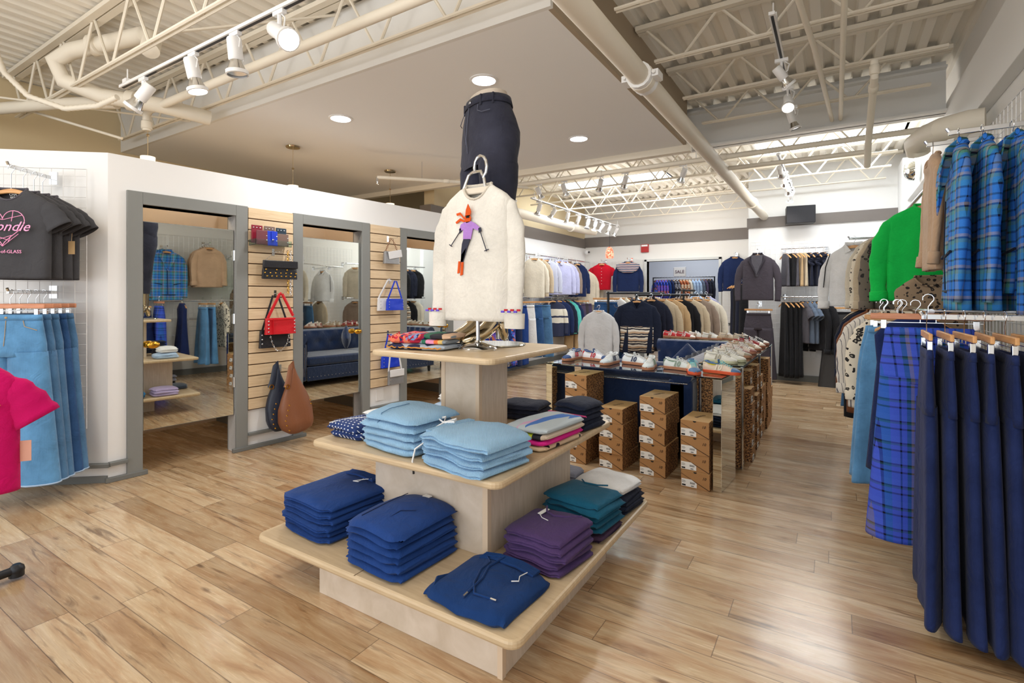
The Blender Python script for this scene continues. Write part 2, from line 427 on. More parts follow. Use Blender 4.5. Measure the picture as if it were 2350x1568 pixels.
# ---- fitting-room wall, in its own frame: x = out into the shop, y = along it
F3 = 1.337
ops = [(.215+F3*i, .915+F3*i) for i in range(3)]       # three door openings
w = MB(); T0, T1, th = 0, 4.3, .13
w.box(-th, 0, T0, T1, 2.09, 2.445, WM)
y = T0
for a, b in ops:
    w.box(-th, 0, y, a, 0, 2.09, WM); y = b
w.box(-th, 0, y, T1, 0, 2.09, WM)
struct('wall_fitting', w, M_wallw, smooth=0)
# return at the far end and the angled wall that carries the grid panel
w = MB(); e = WP(4.3); w.box(-6.8, e[0], e[1]-.12, e[1], 0, 2.445); struct('wall_fitting_end', w, M_wallw, smooth=0)
A = Vector((-4.56,1.616,0)); B = Vector((-5.10,1.16,0)); dv = (B-A).normalized(); AANG = math.atan2(dv.y, dv.x)
AM = Matrix.Translation(A) @ Matrix.Rotation(AANG, 4, 'Z')   # local x along the angled wall to the left, local y = out (+y is into the shop)
w = MB().box(0, 3.2, -.13, 0, 0, 2.445, AM); struct('wall_angled', w, M_wallw, smooth=0)
w = MB().box(0, 3.2, 0, .012, 0, .05, AM); w.box(-.03,3.2,0,.05,.12,.145,AM); struct('baseboard_angled', w, M_greyd, smooth=0)
for i, (a, b) in enumerate(ops):
    w = MB(); c = .102
    w.box(-.15,.022,a-c,a,0,2.187,WM); w.box(-.15,.022,b,b+c,0,2.187,WM); w.box(-.15,.022,a,b,2.09,2.187,WM)
    struct('door_frame_%d' % (i+1), w, M_grey, smooth=0, bevel=.004)
w = MB()
for i in range(4):
    a = ops[i-1][1] if i else -.02; b = ops[i][0] if i < 3 else T1
    w.box(0,.035,a if i == 0 else a-.03,b+.03 if i < 3 else b,0,.035,WM)
struct('baseboard_fitting', w, M_greyd, smooth=0, bevel=.004)
w = MB()
for i in range(4):
    a = ops[i-1][1]+.102 if i else 0; b = ops[i][0]-.102 if i < 3 else T1
    w.box(0,.05,a,b,.125,.15,WM)
struct('trim_ledge_fitting', w, M_greyd, smooth=0, bevel=.004)
# cubicle partitions and back walls behind the doors
w = MB()
for i in range(4):
    t = -.02+F3*i+.02
    if i: w.box(-1.35,-.13,t+.02,t+.10,0,2.3,WM)
w.box(-1.45,-1.35,-.2,T1,0,2.3,WM)
struct('wall_cubicles', w, plain('cubicle_cream',(226,206,182),.85), smooth=0)
w = MB()
for i in range(1,4): w.box(-1.35,-.13,F3*i-.0,F3*i+.02,0,.12,WM)
struct('baseboard_cubicles', w, M_greyd, smooth=0)
# mirrored doors
dl = ['mirrored fitting room door nearest the angled wall, brass knob at its edge',
      'middle mirrored fitting room door between the two slatwall strips',
      'mirrored fitting room door furthest along the wall, behind the white sweater']
for i, (a, b) in enumerate(ops):
    o = thing('mirrored_door', dl[i], 'door', (0,0,0)); hb = b if i == 0 else a; o.matrix_world = WM @ Matrix.Translation((0,hb,0)) @ Matrix.Rotation(R((0,.6,0)[i]),4,'Z') @ Matrix.Translation((0,-hb,0))
    d = MB().box(-.045,-.012,a+.006,b-.006,.33,1.965).build('door_panel', M_grey, o, smooth=0)
    MB().box(-.012,-.008,a+.012,b-.012,.335,1.96).build('mirror', M_mirror, o, smooth=0)
    ky = a+.06 if i == 0 else b-.07
    k = MB(); k.lathe([(.006,0),(.006,.03),(.024,.034),(.033,.045),(.036,.055),(.03,.066),(.016,.073),(.002,.075)], n=18, M=Matrix.Translation((-.008,ky,1.0)) @ Matrix.Rotation(PI/2,4,'Y') @ Matrix.Diagonal((.8,1.3,1,1)))
    k.build('knob', M_brass, o)
    hy = b-.004 if i == 0 else a+.004
    for hz in (.62,1.18,1.74):
        h = MB(); h.tube([(0,hy,hz-.045),(0,hy,hz+.045)], .007, 8); h.box(-.01,-.004,hy-.018,hy+.018,hz-.04,hz+.04); h.build('hinge', M_chrome, o)
# slatwall strips
sl = ['maple slatwall strip hung with studded clutch, red bag and brown hobo','maple slatwall strip hung with silver, blue and white bags']
SLAT = []
for i in range(2):
    a, b = ops[i][1]+.106, ops[i+1][0]-.106
    o = thing('slatwall', sl[i], 'display panel'); o.matrix_world = WM; SLAT.append((a,b))
    g = MB().box(.001,.008,a,b,.35,2.178); g.build('groove_backing', M_slot, o, smooth=0)
    p = MB(); n = 18; hz = (2.178-.35)/n
    for j in range(n): p.box(.008,.024,a,b,.35+j*hz+.009,.35+(j+1)*hz)
    p.build('slat_face', M_slat, o, smooth=0, bevel=.002)
# white wall plate below the second strip
tag(MB().box(.0,.008,ops[1][1]+.2,ops[1][1]+.30,.2,.33,WM).build('wall_plate', M_white, smooth=0), 'small clear wall plate below the second slatwall strip','wall plate')
MB  # keep

# ---- gridwall panels
def grid(name, label, M, w, z0, z1, sp=.0762, r=.0026, stand=.0):
    o = thing(name, label, 'wire grid panel'); o.matrix_world = M
    f = MB(); f.tube([(0,stand,z0),(w,stand,z0),(w,stand,z1),(0,stand,z1)], r*1.5, 6, closed=True); f.build('frame', M_wire, o)
    m = MB(); n = int(w/sp)
    for i in range(1, n+1):
        if i*sp < w-.01: m.tube([(i*sp,stand,z0),(i*sp,stand,z1)], r, 4, cap=False)
    n = int((z1-z0)/sp)
    for i in range(1, n+1): m.tube([(0,stand,z0+i*sp),(w,stand,z0+i*sp)], r, 4, cap=False)
    m.build('wire_mesh', M_wire, o)
    for zz in (z0+.3, z1-.3):
        for xx in (.1, w-.1): b = MB(); b.tube([(xx,stand,zz),(xx,0.002,zz)], .008, 6); b.cbox((xx,.004,zz),(.05,.008,.05)); b.build('wall_bracket', M_white, o)
    return o
grid('grid_panel','white wire grid panel on the angled wall behind grey tees', AM @ Matrix.Translation((.10,0,0)), 1.22, .42, 2.30, stand=.07)
def MW(x, y, a): return Matrix.Translation((x,y,0)) @ Matrix.Rotation(a,4,'Z')
# right wall: local x runs toward +y, stand toward -x
for i, yy in enumerate((2.2, 3.42, 4.64, 5.86)):
    grid('grid_panel','white wire grid panel on right wall, '+['behind the plaid jackets','behind the camel tops','behind the green sweater','behind the white shirt'][i], MW(.93, yy, PI/2), 1.2, .40, 2.42, stand=.13)
grid('grid_panel','white wire grid panel on back wall behind black blazer', MW(-1.20,9.53,0), .62, .40, 2.28, stand=-.06)
grid('grid_panel','white wire grid panel on back wall behind ruffled black tops', MW(-.56,9.53,0), .62, .40, 2.28, stand=-.06)
grid('grid_panel','white wire grid panel on back wall beside white shirt', MW(.08,9.53,0), .62, .40, 2.28, stand=-.06)
grid('grid_panel','white wire grid panel on back wall behind the red blouse', MW(-4.95,11.4,0), 1.3, 1.1, 2.2, stand=-.06)
grid('grid_panel','white wire grid panel behind navy sweatshirt beside the sale doorway', MW(-1.95,11.4,0), .66, .5, 2.2, stand=-.06)
for i in range(4):
    grid('grid_panel','white wire grid panel on far left wall, '+['behind the blue skirts','behind the striped shirt','behind the lilac shirt','behind the cream cardigan'][i], MW(-5.10,6.6+i*1.2,PI/2), 1.18, .5, 2.25, stand=-.06)

# ------------------------------------------------------------------ joists
def joist(y, x0, x1, zl, zt, label, ext=0, step=.62, ph=0, grp='open web roof joists'):
    o = thing('roof_joist', label, 'roof joist', (x0, y, zl), 0, grp)
    L = x1-x0; H_ = zt-zl
    t = MB(); t.box(0,L,-.055,-.006,H_-.035,H_); t.box(0,L,.006,.055,H_-.035,H_); t.build('top_chord', M_steel, o, smooth=0)
    b = MB(); b.tube([(ext,-.016,0),(L-ext,-.016,0)], .012, 6); b.tube([(ext,.016,0),(L-ext,.016,0)], .012, 6); b.build('bottom_chord', M_steel, o)
    w = MB(); x = ph; n = int((L-ph)/step); g = .05
    pts = []
    for i in range(n):
        xa = x+i*step
        pts += [(xa+g/2,0,H_-.03),(xa+step/2-g/2,0,.0),(xa+step/2+g/2,0,.0),(xa+step-g/2,0,H_-.03)]
    w.tube(pts, .0105, 6)
    w.build('web', M_steel, o)
    return o
for y, l in ((.76,'cream open web joist crossing above the hanging pink tee'),(1.59,'cream open web joist above the grey tee rack'),(2.40,'cream open web joist in front of the dropped ceiling fascia')):
    joist(y, -6.7, .84, 3.05, 3.49, l, ext=.25, ph=.1)
for i, (y, l) in enumerate(((3.11,'cream joist right of white pipe, nearest of four'),(3.96,'cream joist right of white pipe, second from camera'),(4.83,'cream joist right of white pipe, third from camera'),(5.63,'cream joist just before the deep steel beam'))):
    joist(y, -1.32, .84, 3.2, 3.49, l, ext=.14, ph=.05, step=.56)
for i in range(6):
    y = 6.8+i*.83
    joist(y, -5.1, .84 if y < 9.5 else -1.25, 3.12, 3.49, 'cream open web joist over the back of the shop, number %s past the beam' % ('one two three four five six'.split()[i]), ext=.2, ph=.1*i)

# ------------------------------------------------------------------ pipes and ducts
def DP(u, v, y):
    l = (u-1175)/1175; x = y*(l*CA-SA)/(l*SA+CA); return (x, y, CAMH+(680-v)*(-x*SA+y*CA)/1175)
def pipe(name, label, pts, r, cat='pipe', mat=None, coup=(), n=14, group=None):
    o = thing(name, label, cat, pts[0], 0, group); q = [tuple(Vector(p)-Vector(pts[0])) for p in pts]
    MB().tube(q, r, n).build('pipe_run', mat or M_steel, o)
    rc = r[0] if isinstance(r, list) else r
    for c in coup:
        c0 = Vector(c[0])-Vector(pts[0]); d = Vector(c[1]).normalized()*.035
        m = MB(); m.tube([tuple(c0-d),tuple(c0-d*.8),tuple(c0+d*.8),tuple(c0+d)], [rc*1.1,rc*1.3,rc*1.3,rc*1.1], n); m.build('coupling', mat or M_steel, o)
    return o
o = pipe('sprinkler_main','thick white sprinkler main running beside the dropped ceiling',[(-.995,-.9,2.71),(-.995,9.52,2.71)],.062, coup=[((-.995,3.07,2.71),(0,1,0)),((-.995,8.0,2.71),(0,1,0))])
cm = MB(); cm.tube([(.0,3.90,0),(.0,4.05,0)],.078,14)
for s_ in (-1,1): cm.cbox((s_*.088,3.97,0),(.05,.1,.04)); cm.tube([(s_*.09,3.90,0),(s_*.09,4.05,0)],.012,6)
cm.build('grooved_clamp', M_white, o)
pipe('sprinkler_branch','white sprinkler branch pipe along the steel beam',[(-3.6,5.80,2.86),(.84,5.80,2.86)],.028,coup=[((-1.0,5.8,2.86),(1,0,0)),((-2.4,5.8,2.86),(1,0,0))])
o = pipe('sprinkler_pipe','sprinkler pipe with drop head under the dropped ceiling',[(-4.55,4.25,2.78),(-3.55,5.35,2.78),(-3.4,5.78,2.80)],.02,coup=[((-4.0,4.85,2.78),(1,1,0))])
m = MB(); m.tube([(0,0,0),(0,0,-.05)],.014,8); m.lathe([(.004,-.09),(.018,-.085),(.004,-.08),(.01,-.05)],n=10); m.build('sprinkler_head', M_chrome, o)
m = MB(); m.tube([(.35,.385,.02),(.35,.385,.22)],.005,6); m.build('hanger_rod', M_chrome, o)
pipe('conduit','slim cream conduit bending up near the right track',[(-.02,2.4,3.16),(-.05,2.75,3.16),(.05,2.95,3.14),(.05,5.9,3.10)],.018)
pipe('conduit','slim straight cream conduit left of the bent one',[(-.28,2.2,3.13),(-.12,4.2,3.13),(-.02,5.9,3.10)],.018)
pipe('drop_pipe','vertical cream drain pipe with wide coupling hanging on the right',[(.25,4.62,3.12),(.25,4.62,3.0),(.25,5.45,2.72),(.25,5.62,2.55)],.026,coup=[((.25,4.62,3.05),(0,0,1)),((.25,4.75,2.96),(0,.8,-.3))])
pipe('cross_pipe','cream pipe tying the drain pipe to the main',[(-.99,5.75,2.72),(.25,5.6,2.68)],.022)
pipe('air_duct','fat round cream duct tucked under the beam on the right',[(.88,4.72,2.60),(.80,4.74,2.60),DP(2165,296,4.8),DP(2128,312,5.1),DP(2104,330,5.3),DP(2108,352,5.35)],[.08,.085,.085,.088,.088,.08],'duct')
pipe('air_duct','fat round cream duct running along the far left wall',[(-4.75,6.2,2.86),(-4.75,10.6,2.86),(-4.6,10.85,2.84)],[.085]*3,'duct',coup=[((-4.75,7.5,2.86),(0,1,0)),((-4.75,9.9,2.86),(0,1,0))])
# big bent duct on the left above the joists
pipe('air_duct','large elbowed cream duct above the left joists',[(-4.15,1.72,3.14),(-4.23,1.77,3.26),(-4.42,1.80,3.36),(-4.68,1.75,3.37),(-5.12,1.58,3.33),(-5.22,1.50,3.24),(-5.2,1.55,3.10),(-5.05,1.75,3.01),(-4.75,2.05,2.97),(-4.66,2.40,2.95)],[.062]*10,'duct',coup=[((-4.9,1.66,3.35),(-.44,-.17,-.03)),((-4.9,1.90,2.99),(.3,.3,-.04))])
pipe('sprinkler_line','white sprinkler line capped by an elbow at the left joists',[(-5.0,2.05,2.80),(-5.0,2.05,2.94),(-4.95,2.05,2.97),(-1.9,2.05,2.97),(-.2,2.05,2.97)],.032,coup=[((-5.0,2.05,2.85),(0,0,1))])
pipe('sprinkler_cross','thick pale pipe running left under the elbowed duct',[(-6.75,1.2,3.03),(-5.6,1.62,3.02),(-5.05,1.85,2.99)],.05)
pipe('thin_bracing','thin steel bridging rod crossing the left joists',[(-6.4,.6,3.05),(-5.2,2.5,3.05)],.009)
pipe('thin_bracing','thin steel bridging rod slanting between joist tops',[(-3.6,1.59,3.06),(-3.1,2.5,3.45)],.009)
pipe('thin_bracing','thin steel rod dropping to the angled wall corner',[(-6.1,1.6,3.04),(-5.35,2.0,2.78)],.012)
fx = [(-5.45,1.2,3.3),(-5.4,1.25,3.1),(-5.25,1.35,2.92),(-5.0,1.5,2.82),(-4.75,1.62,2.83),(-4.55,1.68,2.88)]
fl2 = []
for i in range(len(fx)-1):
    for j in range(14): fl2.append(tuple(Vector(fx[i]).lerp(Vector(fx[i+1]), j/14)))
tag(MB().tube([tuple(Vector(p)) for p in fl2],[.022 if i%2 else .018 for i in range(len(fl2))],10).build('flexible_conduit', M_steel), 'ribbed flexible conduit looping down to the left track','conduit')
tag(MB().tube([(-6.7,.9,2.55),(-5.9,1.35,2.54),(-5.4,1.6,2.47),(-4.95,1.75,2.46)],.006,6).build('cable', M_black),'thin black cable running above the angled wall','cable')

# ------------------------------------------------------------------ luminaires
M_bulb = glow('lamp_face', (255,244,225), 14)
M_led = glow('downlight_face', (248,252,255), 22)
for i, ((x,y), l) in enumerate((((-2.22,3.13),'round recessed ceiling light nearest the jeans mannequin'),((-3.80,3.11),'round recessed ceiling light over the fitting room wall'),((-2.22,4.81),'round recessed ceiling light furthest back in dropped ceiling'))):
    o = thing('recessed_light', l, 'ceiling light', (x,y,3.0))
    MB().lathe([(.105,0),(.105,-.006),(.088,-.010),(.085,-.004)],n=28,cap=False).build('trim_ring', M_white, o)
    MB().lathe([(.086,-.003),(.086,-.005)],n=28).build('diffuser', M_led, o)
    L = bpy.data.lights.new('downlight_lamp','AREA'); L.shape='DISK'; L.size=.17; L.energy=16; L.color=(1,.98,.95)
    q = bpy.data.objects.new('downlight_lamp', L); COL.objects.link(q); q.parent=o; q.location=(0,0,-.02)

def track_head(pos, aim, label, on=True, group=None, energy=16, big=1.0, drop=.12):
    o = thing('track_light', label, 'track light', pos, 0, group)
    b = MB(); b.cbox((0,0,-.012),(.09,.03,.024)); b.build('adapter', M_white, o, bevel=.003)
    b = MB(); b.tube([(0,0,-.024),(0,0,-drop)],.009*big,6); b.tube([(.02,0,-.024),(.05,0,-.05),(.04,0,-drop*.8),(0,0,-drop)],.004,6); b.build('stem', M_white, o)
    d = (Vector(aim)-Vector(pos)).normalized(); qt = d.to_track_quat('-Z','Y').to_matrix().to_4x4()
    Mx = Matrix.Translation((0,0,-drop)) @ qt
    b = MB(); b.lathe([(.012,.07),(.030,.068),(.033,.06),(.033,-.03),(.028,-.036)],n=16,M=Mx @ Matrix.Scale(big,4)); b.build('lamp_body', M_white, o)
    b = MB(); b.lathe([(.026,-.03),(.030,-.05),(.045,-.085)],n=16,M=Mx @ Matrix.Scale(big,4),cap=False); b.build('reflector', M_chrome, o)
    b = MB(); b.lathe([(.045,-.082),(.050,-.084),(.050,-.10),(.044,-.102)],n=16,M=Mx @ Matrix.Scale(big,4),cap=False); b.build('rim', M_white, o)
    b = MB(); b.lathe([(.044,-.094),(.044,-.096)],n=16,M=Mx @ Matrix.Scale(big,4)); b.build('bulb', M_bulb if on else M_chrome, o)
    if on:
        L = bpy.data.lights.new('spot_lamp','SPOT'); L.energy=energy*.45; L.spot_size=R(110); L.spot_blend=.8; L.shadow_soft_size=.05; L.color=(1,.93,.84)
        q = bpy.data.objects.new('spot_lamp', L); COL.objects.link(q); q.parent=o
        q.matrix_local = Mx @ Matrix.Translation((0,0,-.115*big))
    return o
def track(name, label, a, b):
    o = thing(name, label, 'light track', a); v = Vector(b)-Vector(a); L = v.length; ang = math.atan2(v.y, v.x)
    M = Matrix.Rotation(ang,4,'Z')
    MB().box(0,L,-.018,.018,0,.02,M).build('rail', M_white, o, smooth=0)
    MB().box(.02,L-.02,-.008,.008,-.003,.001,M).build('slot', M_dark, o, smooth=0)
    for t in (.1, L-.1): m = MB(); m.cbox((t,0,.03),(.06,.045,.03),M); m.tube([tuple(M@Vector((t,0,.03))),tuple(M@Vector((t,0,.12)))],.005,6); m.build('mount', M_white, o, smooth=0)
    return o
track('light_track','white light track beneath the left joists',(-4.5,1.68,2.93),(-1.2,1.68,2.93))
for x,aim,l,on in ((-4.15,(-5.2,.9,1.2),'large white track spotlight at the left end of its track',False),(-3.46,(-3.2,2.0,1.0),'lit white track spotlight second along the left track',True),(-2.98,(-2.9,1.9,.2),'white track spotlight pointing straight down on the left track',False),(-2.55,(-1.2,1.5,2.0),'lit white track spotlight at the top edge of the photo',True)):
    track_head((x,1.68,2.93),aim,l,on,energy=30,big=1.25)
track('light_track','black slotted light track under the right joists',(-.33,3.55,3.13),(-.33,5.6,3.13))
for y,aim,l,on in ((4.25,(.5,4.8,1.9),'unlit spotlight, upper of three clustered on the right track',False),(4.85,(-.2,3.5,1.5),'glowing spotlight in middle of three on right track',True),(5.35,(.3,5.6,1.0),'unlit spotlight, lowest of three clustered on the right track',False)):
    track_head((-.33,y,3.13),aim,l,on,energy=30)
# back tracks
track('light_track','long light track hung behind the dropped ceiling',(-4.6,6.35,2.98),(-1.3,6.35,2.98))
wd = 'first second third fourth fifth sixth seventh eighth ninth tenth'.split()
for i,x in enumerate((-3.98,-3.55,-3.15,-2.62,-2.28,-1.55)):
    track_head((x,6.35,2.98),(x+random.uniform(-1.5,1.5),8+random.uniform(-.5,1),.6),'%s white spotlight from the left on the long back track'%wd[i],i in (1,4),energy=26)
track('light_track','light track along the far left clothes wall',(-4.05,7.0,2.92),(-4.05,10.9,2.92))
for i,y in enumerate((7.25,7.75,8.3,8.75,9.2,9.55,9.9,10.3,10.7)):
    track_head((-4.05,y,2.92),(-5.1+random.uniform(-.2,.8),y+random.uniform(-.5,.5),1.2),'%s spotlight from the front on the left wall track'%wd[i],i in (1,3,5,8),energy=24,big=1.1)
track('light_track','short light track near the wall speaker',(-.55,6.6,3.0),(-.55,9.0,3.0))
for i,y in enumerate((6.9,7.5,8.1,8.7)):
    track_head((-.55,y,3.0),(-.4+random.uniform(-.6,.6),9.6,1.5),'%s spotlight from the front before the speaker'%wd[i],i in (1,3),energy=26)

# pendant lamps behind the fitting wall
M_shade = glow('frosted_shade',(255,236,205),1.2)
for i,(x,y) in enumerate(((-4.98,2.05),(-4.95,3.42),(-4.85,4.75))):
    o = thing('pendant_lamp','frosted pendant lamp above fitting cubicles, %s from the angled wall'%wd[i],'pendant lamp',(x,y,3.0))
    MB().lathe([(.0,-.02),(.07,-.018),(.075,-.006),(.07,0)],n=20).build('canopy', M_goldchrome, o)
    MB().tube([(0,0,-.02),(0,0,-.42)],.003,6).build('cord', M_goldchrome, o)
    m = MB(); m.ball((0,0,-.24),.014,8); m.build('cord_joint', M_goldchrome, o)
    MB().lathe([(.02,-.42),(.055,-.425),(.05,-.56),(.046,-.57)],n=16).build('lamp_shade', M_shade, o)
    L = bpy.data.lights.new('pendant_bulb','POINT'); L.energy=6; L.color=(1,.72,.42); L.shadow_soft_size=.05
    q = bpy.data.objects.new('pendant_bulb', L); COL.objects.link(q); q.parent=o; q.location=(0,0,-.62)
o = thing('pendant_lamp','orange mottled glass pendant lamp by the back wall','pendant lamp',(-4.02,10.25,2.75))
MB().tube([(0,0,0),(0,0,-.33)],.004,6).build('cord', M_dark, o)
m_or,k_or = newmat('orange_glass'); k_or.b.inputs['Base Color'].default_value=(*lin((220,90,60)),1)
nz = k_or.noise(k_or.coord(),28,3); em = k_or.ramp(nz,[(.4,lin((228,70,40))),(.62,lin((255,225,190)))]); k_or.link(em,k_or.b.inputs['Emission Color']); k_or.b.inputs['Emission Strength'].default_value=1.1
MB().lathe([(.02,-.33),(.05,-.35),(.078,-.42),(.088,-.50),(.080,-.56),(.070,-.57)],n=20).build('lamp_shade', m_or, o)
# speaker, alarm, camera
o = thing('wall_speaker','black box speaker hung high on the back wall','speaker',(-.42,9.30,2.66),R(8))
MB().box(-.24,.16,-.12,.12,-.13,.14).build('cabinet', M_black, o, bevel=.008)
MB().box(-.235,.155,-.128,-.12,-.125,.135).build('grille', plain('speaker_grille',(44,44,48),.9,bump=.4,bscale=300), o, smooth=0)
MB().box(-.02,.02,.1,.22,0,.05).build('bracket', M_dark, o, smooth=0)
o = thing('fire_alarm','red fire alarm box on white back wall','alarm',(-3.62,11.37,2.46))
MB().box(-.085,.085,-.02,.03,-.09,.09).build('housing', plain('alarm_red',(176,34,34),.4), o, bevel=.006)
MB().box(-.07,.07,-.026,-.02,.04,.08).build('strobe', M_white, o, bevel=.003)
o = thing('security_camera','white dome security camera in the far corner','camera',(-4.98,11.25,2.42))
MB().ball((0,0,0),.055,12).build('dome', M_white, o); MB().ball((.07,-.04,.0),.025,10).build('lens', M_black, o)
MB().tube([(0,.12,.02),(0,0,.0)],.02,8).build('bracket', M_white, o)
o = thing('convex_mirror','round silver dome mirror high on right column','mirror',(.79,7.6,2.86))
MB().lathe([(.13,0),(.115,.05),(.07,.09),(.001,.105)],n=20,M=Matrix.Rotation(-PI/2,4,'Y')).build('dome', M_mirror, o)
# ------------------------------------------------------------------ authoring helpers: picture column/row -> place on a known plane
F_ = 1175.0
def ux(u, y):                                  # x where picture column u meets the plane Y = y
    l = (u-1175)/F_; return y*(l*CA-SA)/(l*SA+CA)
def vz(v, x, y):                               # height of picture row v above the floor point (x, y)
    return CAMH + (680-v)*(-x*SA+y*CA)/F_
def fl_at(u, v, z=0):                          # point of the horizontal plane z under picture point (u, v)
    d = (z-CAMH)*F_/(680-v); l = (u-1175)/F_*d
    return (l*CA-d*SA, l*SA+d*CA)

def sgp(v, p): return math.copysign(abs(v)**p, v)
def ring(a, b, z, cx=0, cy=0, n=28, sq=.75, k=None, zf=None):
    o = []
    for j in range(n):
        t = 2*PI*j/n; x = a*sgp(math.cos(t), sq); y = b*sgp(math.sin(t), sq)
        if k: y += k(x, y)
        zz = z + (zf(x, y) if zf else 0)
        o.append((cx+x, cy+y, zz))
    return o
def interp(tab, t):
    for (a, p), (b, q) in zip(tab, tab[1:]):
        if t <= b: 
            s = (t-a)/(b-a) if b > a else 0; return p+(q-p)*s
    return tab[-1][1]

# ---- hangers
def hanger(label, loc, rz=0, W=.42, clip=False, group=None, pink=False, chrome=False, hl=0):
    """hook top is at loc"""
    o = thing('clip_hanger' if clip else 'clothes_hanger', label, 'hanger', loc, rz, group)
    m = MB(); pts = [(-.022*math.cos(t), 0, -.022+.022*math.sin(t)) for t in [R(x) for x in (-20,20,60,90,130,170,200,230)]]
    m.tube([(p[0],0,p[2]+hl) for p in pts] + [(0,0,-.06+hl),(0,0,-.10)], .0021, 6); m.build('hook', M_chrome, o)
    wm = M_chrome if chrome else (M_hangp if pink else M_hang)
    if clip:
        MB().box(-W/2, W/2, -.007, .007, -.125, -.095).build('bar', wm, o, smooth=0, bevel=.004)
        m = MB(); m.tube([(-W/2+.03,0,-.14),(W/2-.03,0,-.14)], .002, 6)
        for s_ in (-1,1):
            m.tube([(s_*.03,0,-.12),(s_*.03,0,-.14)], .002, 5)
        m.build('rail', M_chrome, o)
        for s_ in (-1,1):
            c = MB(); c.box(s_*W*.38-.012, s_*W*.38+.012, -.009, .009, -.172, -.128); c.build('clip', M_chrome, o, smooth=0, bevel=.002)
    else:
        out = []; n = 10
        for i in range(-n, n+1):
            x = W/2*i/n; out.append((x, -.088-.075*abs(i/n)**1.5))
        lo = [(x, z-.030+.012*abs(x)/(W/2)) for x, z in reversed(out)]
        MB().prism(out+lo, -.008, .008).build('bar', wm, o, bevel=.005)
    return o

# ---- tops: origin at the hanger's hook top; shoulders lie along local x, the front looks to local -y
def top(name, label, cat, loc, rz, mat, L=.62, W=.42, sleeve='long', dep=.05, flare=1.0, neck=.075, drop=.07, group=None,
        hang=True, short=None, parts=True, cuffm=None, colm=None, seed=0, ripple=.010, vneck=False, pink=False, slen=.56, hgroup=None, splay=.05, sr=.06, openf=False, neckw=.085, turnup=False, hl=0):
    rnd = random.Random(seed+hash(label) % 997 if False else seed+len(label)*7)
    o = thing(name, label, cat, loc, rz, group)
    ph = rnd.uniform(0, 6); k1 = rnd.choice((9, 11, 13, 16)); zt = -.085
    b = MB(); rings = []
    tabA = [(0,neckw*.92),(.02,neckw),(.07,W/2*.80),(.10,W/2*.94),(.14,W/2),(.24,W/2*.98),(.5,W/2*(1+flare)/2),(1,W/2*flare)]
    tabB = [(0,.028),(.02,.03),(.07,.034),(.14,dep*.75),(.3,dep),(1,dep*1.05)]
    lv = [0,.012,.03,.05,.07,.10,.14,.19,.25,.33,.42,.52,.62,.72,.82,.91,.97,1.0]
    for t in lv:
        a = interp(tabA, t*L/.62 if t*L < .15 else t); d = interp(tabB, t)
        rp = lambda x, y, t=t: ripple*(.25+t)*math.sin(x/W*k1+ph+t*1.3)*(1 if y < 0 else .7)
        def zf(x, y, t=t):
            if y < .004 and t < .14:
                q = (drop*2.0*max(0, 1-abs(x)/(neckw*.95)) if vneck else drop*max(0, 1-(x/(neckw*.97))**2)**.7)*(1-t/.14)
                return -q
            return 0
        rings.append(ring(a, d, zt-t*L-(.07*min(1, max(0,(abs(a)-neckw)/(W/2-neckw)))*.35 if t < .14 else .022), k=rp, zf=zf))
    b.loft(rings, False, False); body = b.build('body', mat, o, smooth=60, solid=.003)
    # neckband
    r0 = rings[0]; nb = MB(); nb.tube([(x*1.0, y*1.05, z+.001) for x, y, z in r0], .008, 6, closed=True); 
    nb.build('neckband', colm or mat, o, smooth=60)
    sh = W/2-.03; zs = zt-.075
    if sleeve != 'none':
        for s_ in (-1, 1):
            m = MB()
            if sleeve == 'long':
                path = [(s_*(sh-.035),0,zs-.02),(s_*(sh+.004),0,zs-.062),(s_*(sh+.03+splay*.5),-.004,zs-.18),(s_*(sh+.03+splay),-.01,zs-.34),(s_*(sh+.03+splay*1.0),-.02,zs-.34-(slen-.34)*.6),(s_*(sh+.03+splay*.9),-.03,zs-slen)]
                rad = [sr*.45,sr*.82,sr*.95,sr*.84,sr*.72,sr*.68]
            else:
                path = [(s_*(sh-.04),0,zs-.03),(s_*(sh+.005),0,zs-.065),(s_*(sh+.045),0,zs-.115),(s_*(sh+.085),0,zs-.18)]
                rad = [.034,.064,.074,.080]
            q = []; rr = []
            for i in range(len(path)-1):
                for j in range(4):
                    t = j/4; q.append(tuple(Vector(path[i]).lerp(Vector(path[i+1]), t))); rr.append((rad[i]+(rad[i+1]-rad[i])*t)*(1+.05*math.sin((i*4+j)*1.9+ph)))
            q.append(path[-1]); rr.append(rad[-1])
            m.tube(q, rr, 14, flat=.46, cap=False, up=(1,0,0))
            sl = m.build('sleeve', mat, o, smooth=70, solid=.003)
            if cuffm or turnup:
                c = MB(); e = Vector(path[-1]); d = (e-Vector(path[-2])).normalized()
                c.tube([tuple(e-d*.06),tuple(e-d*.055),tuple(e+d*.006),tuple(e+d*.01)], [rad[-1]*1.1,rad[-1]*1.22,rad[-1]*1.25,rad[-1]*1.12], 12, flat=.62, up=(1,0,0), cap=False)
                c.build('cuff', cuffm or mat, sl, smooth=60, solid=.003)
    if hang:
        lo = Vector(loc)
        hanger('wooden hanger inside '+(short or label), tuple(lo), rz, min(.42, W*.9), group=hgroup or group, pink=pink, hl=hl)
    return o

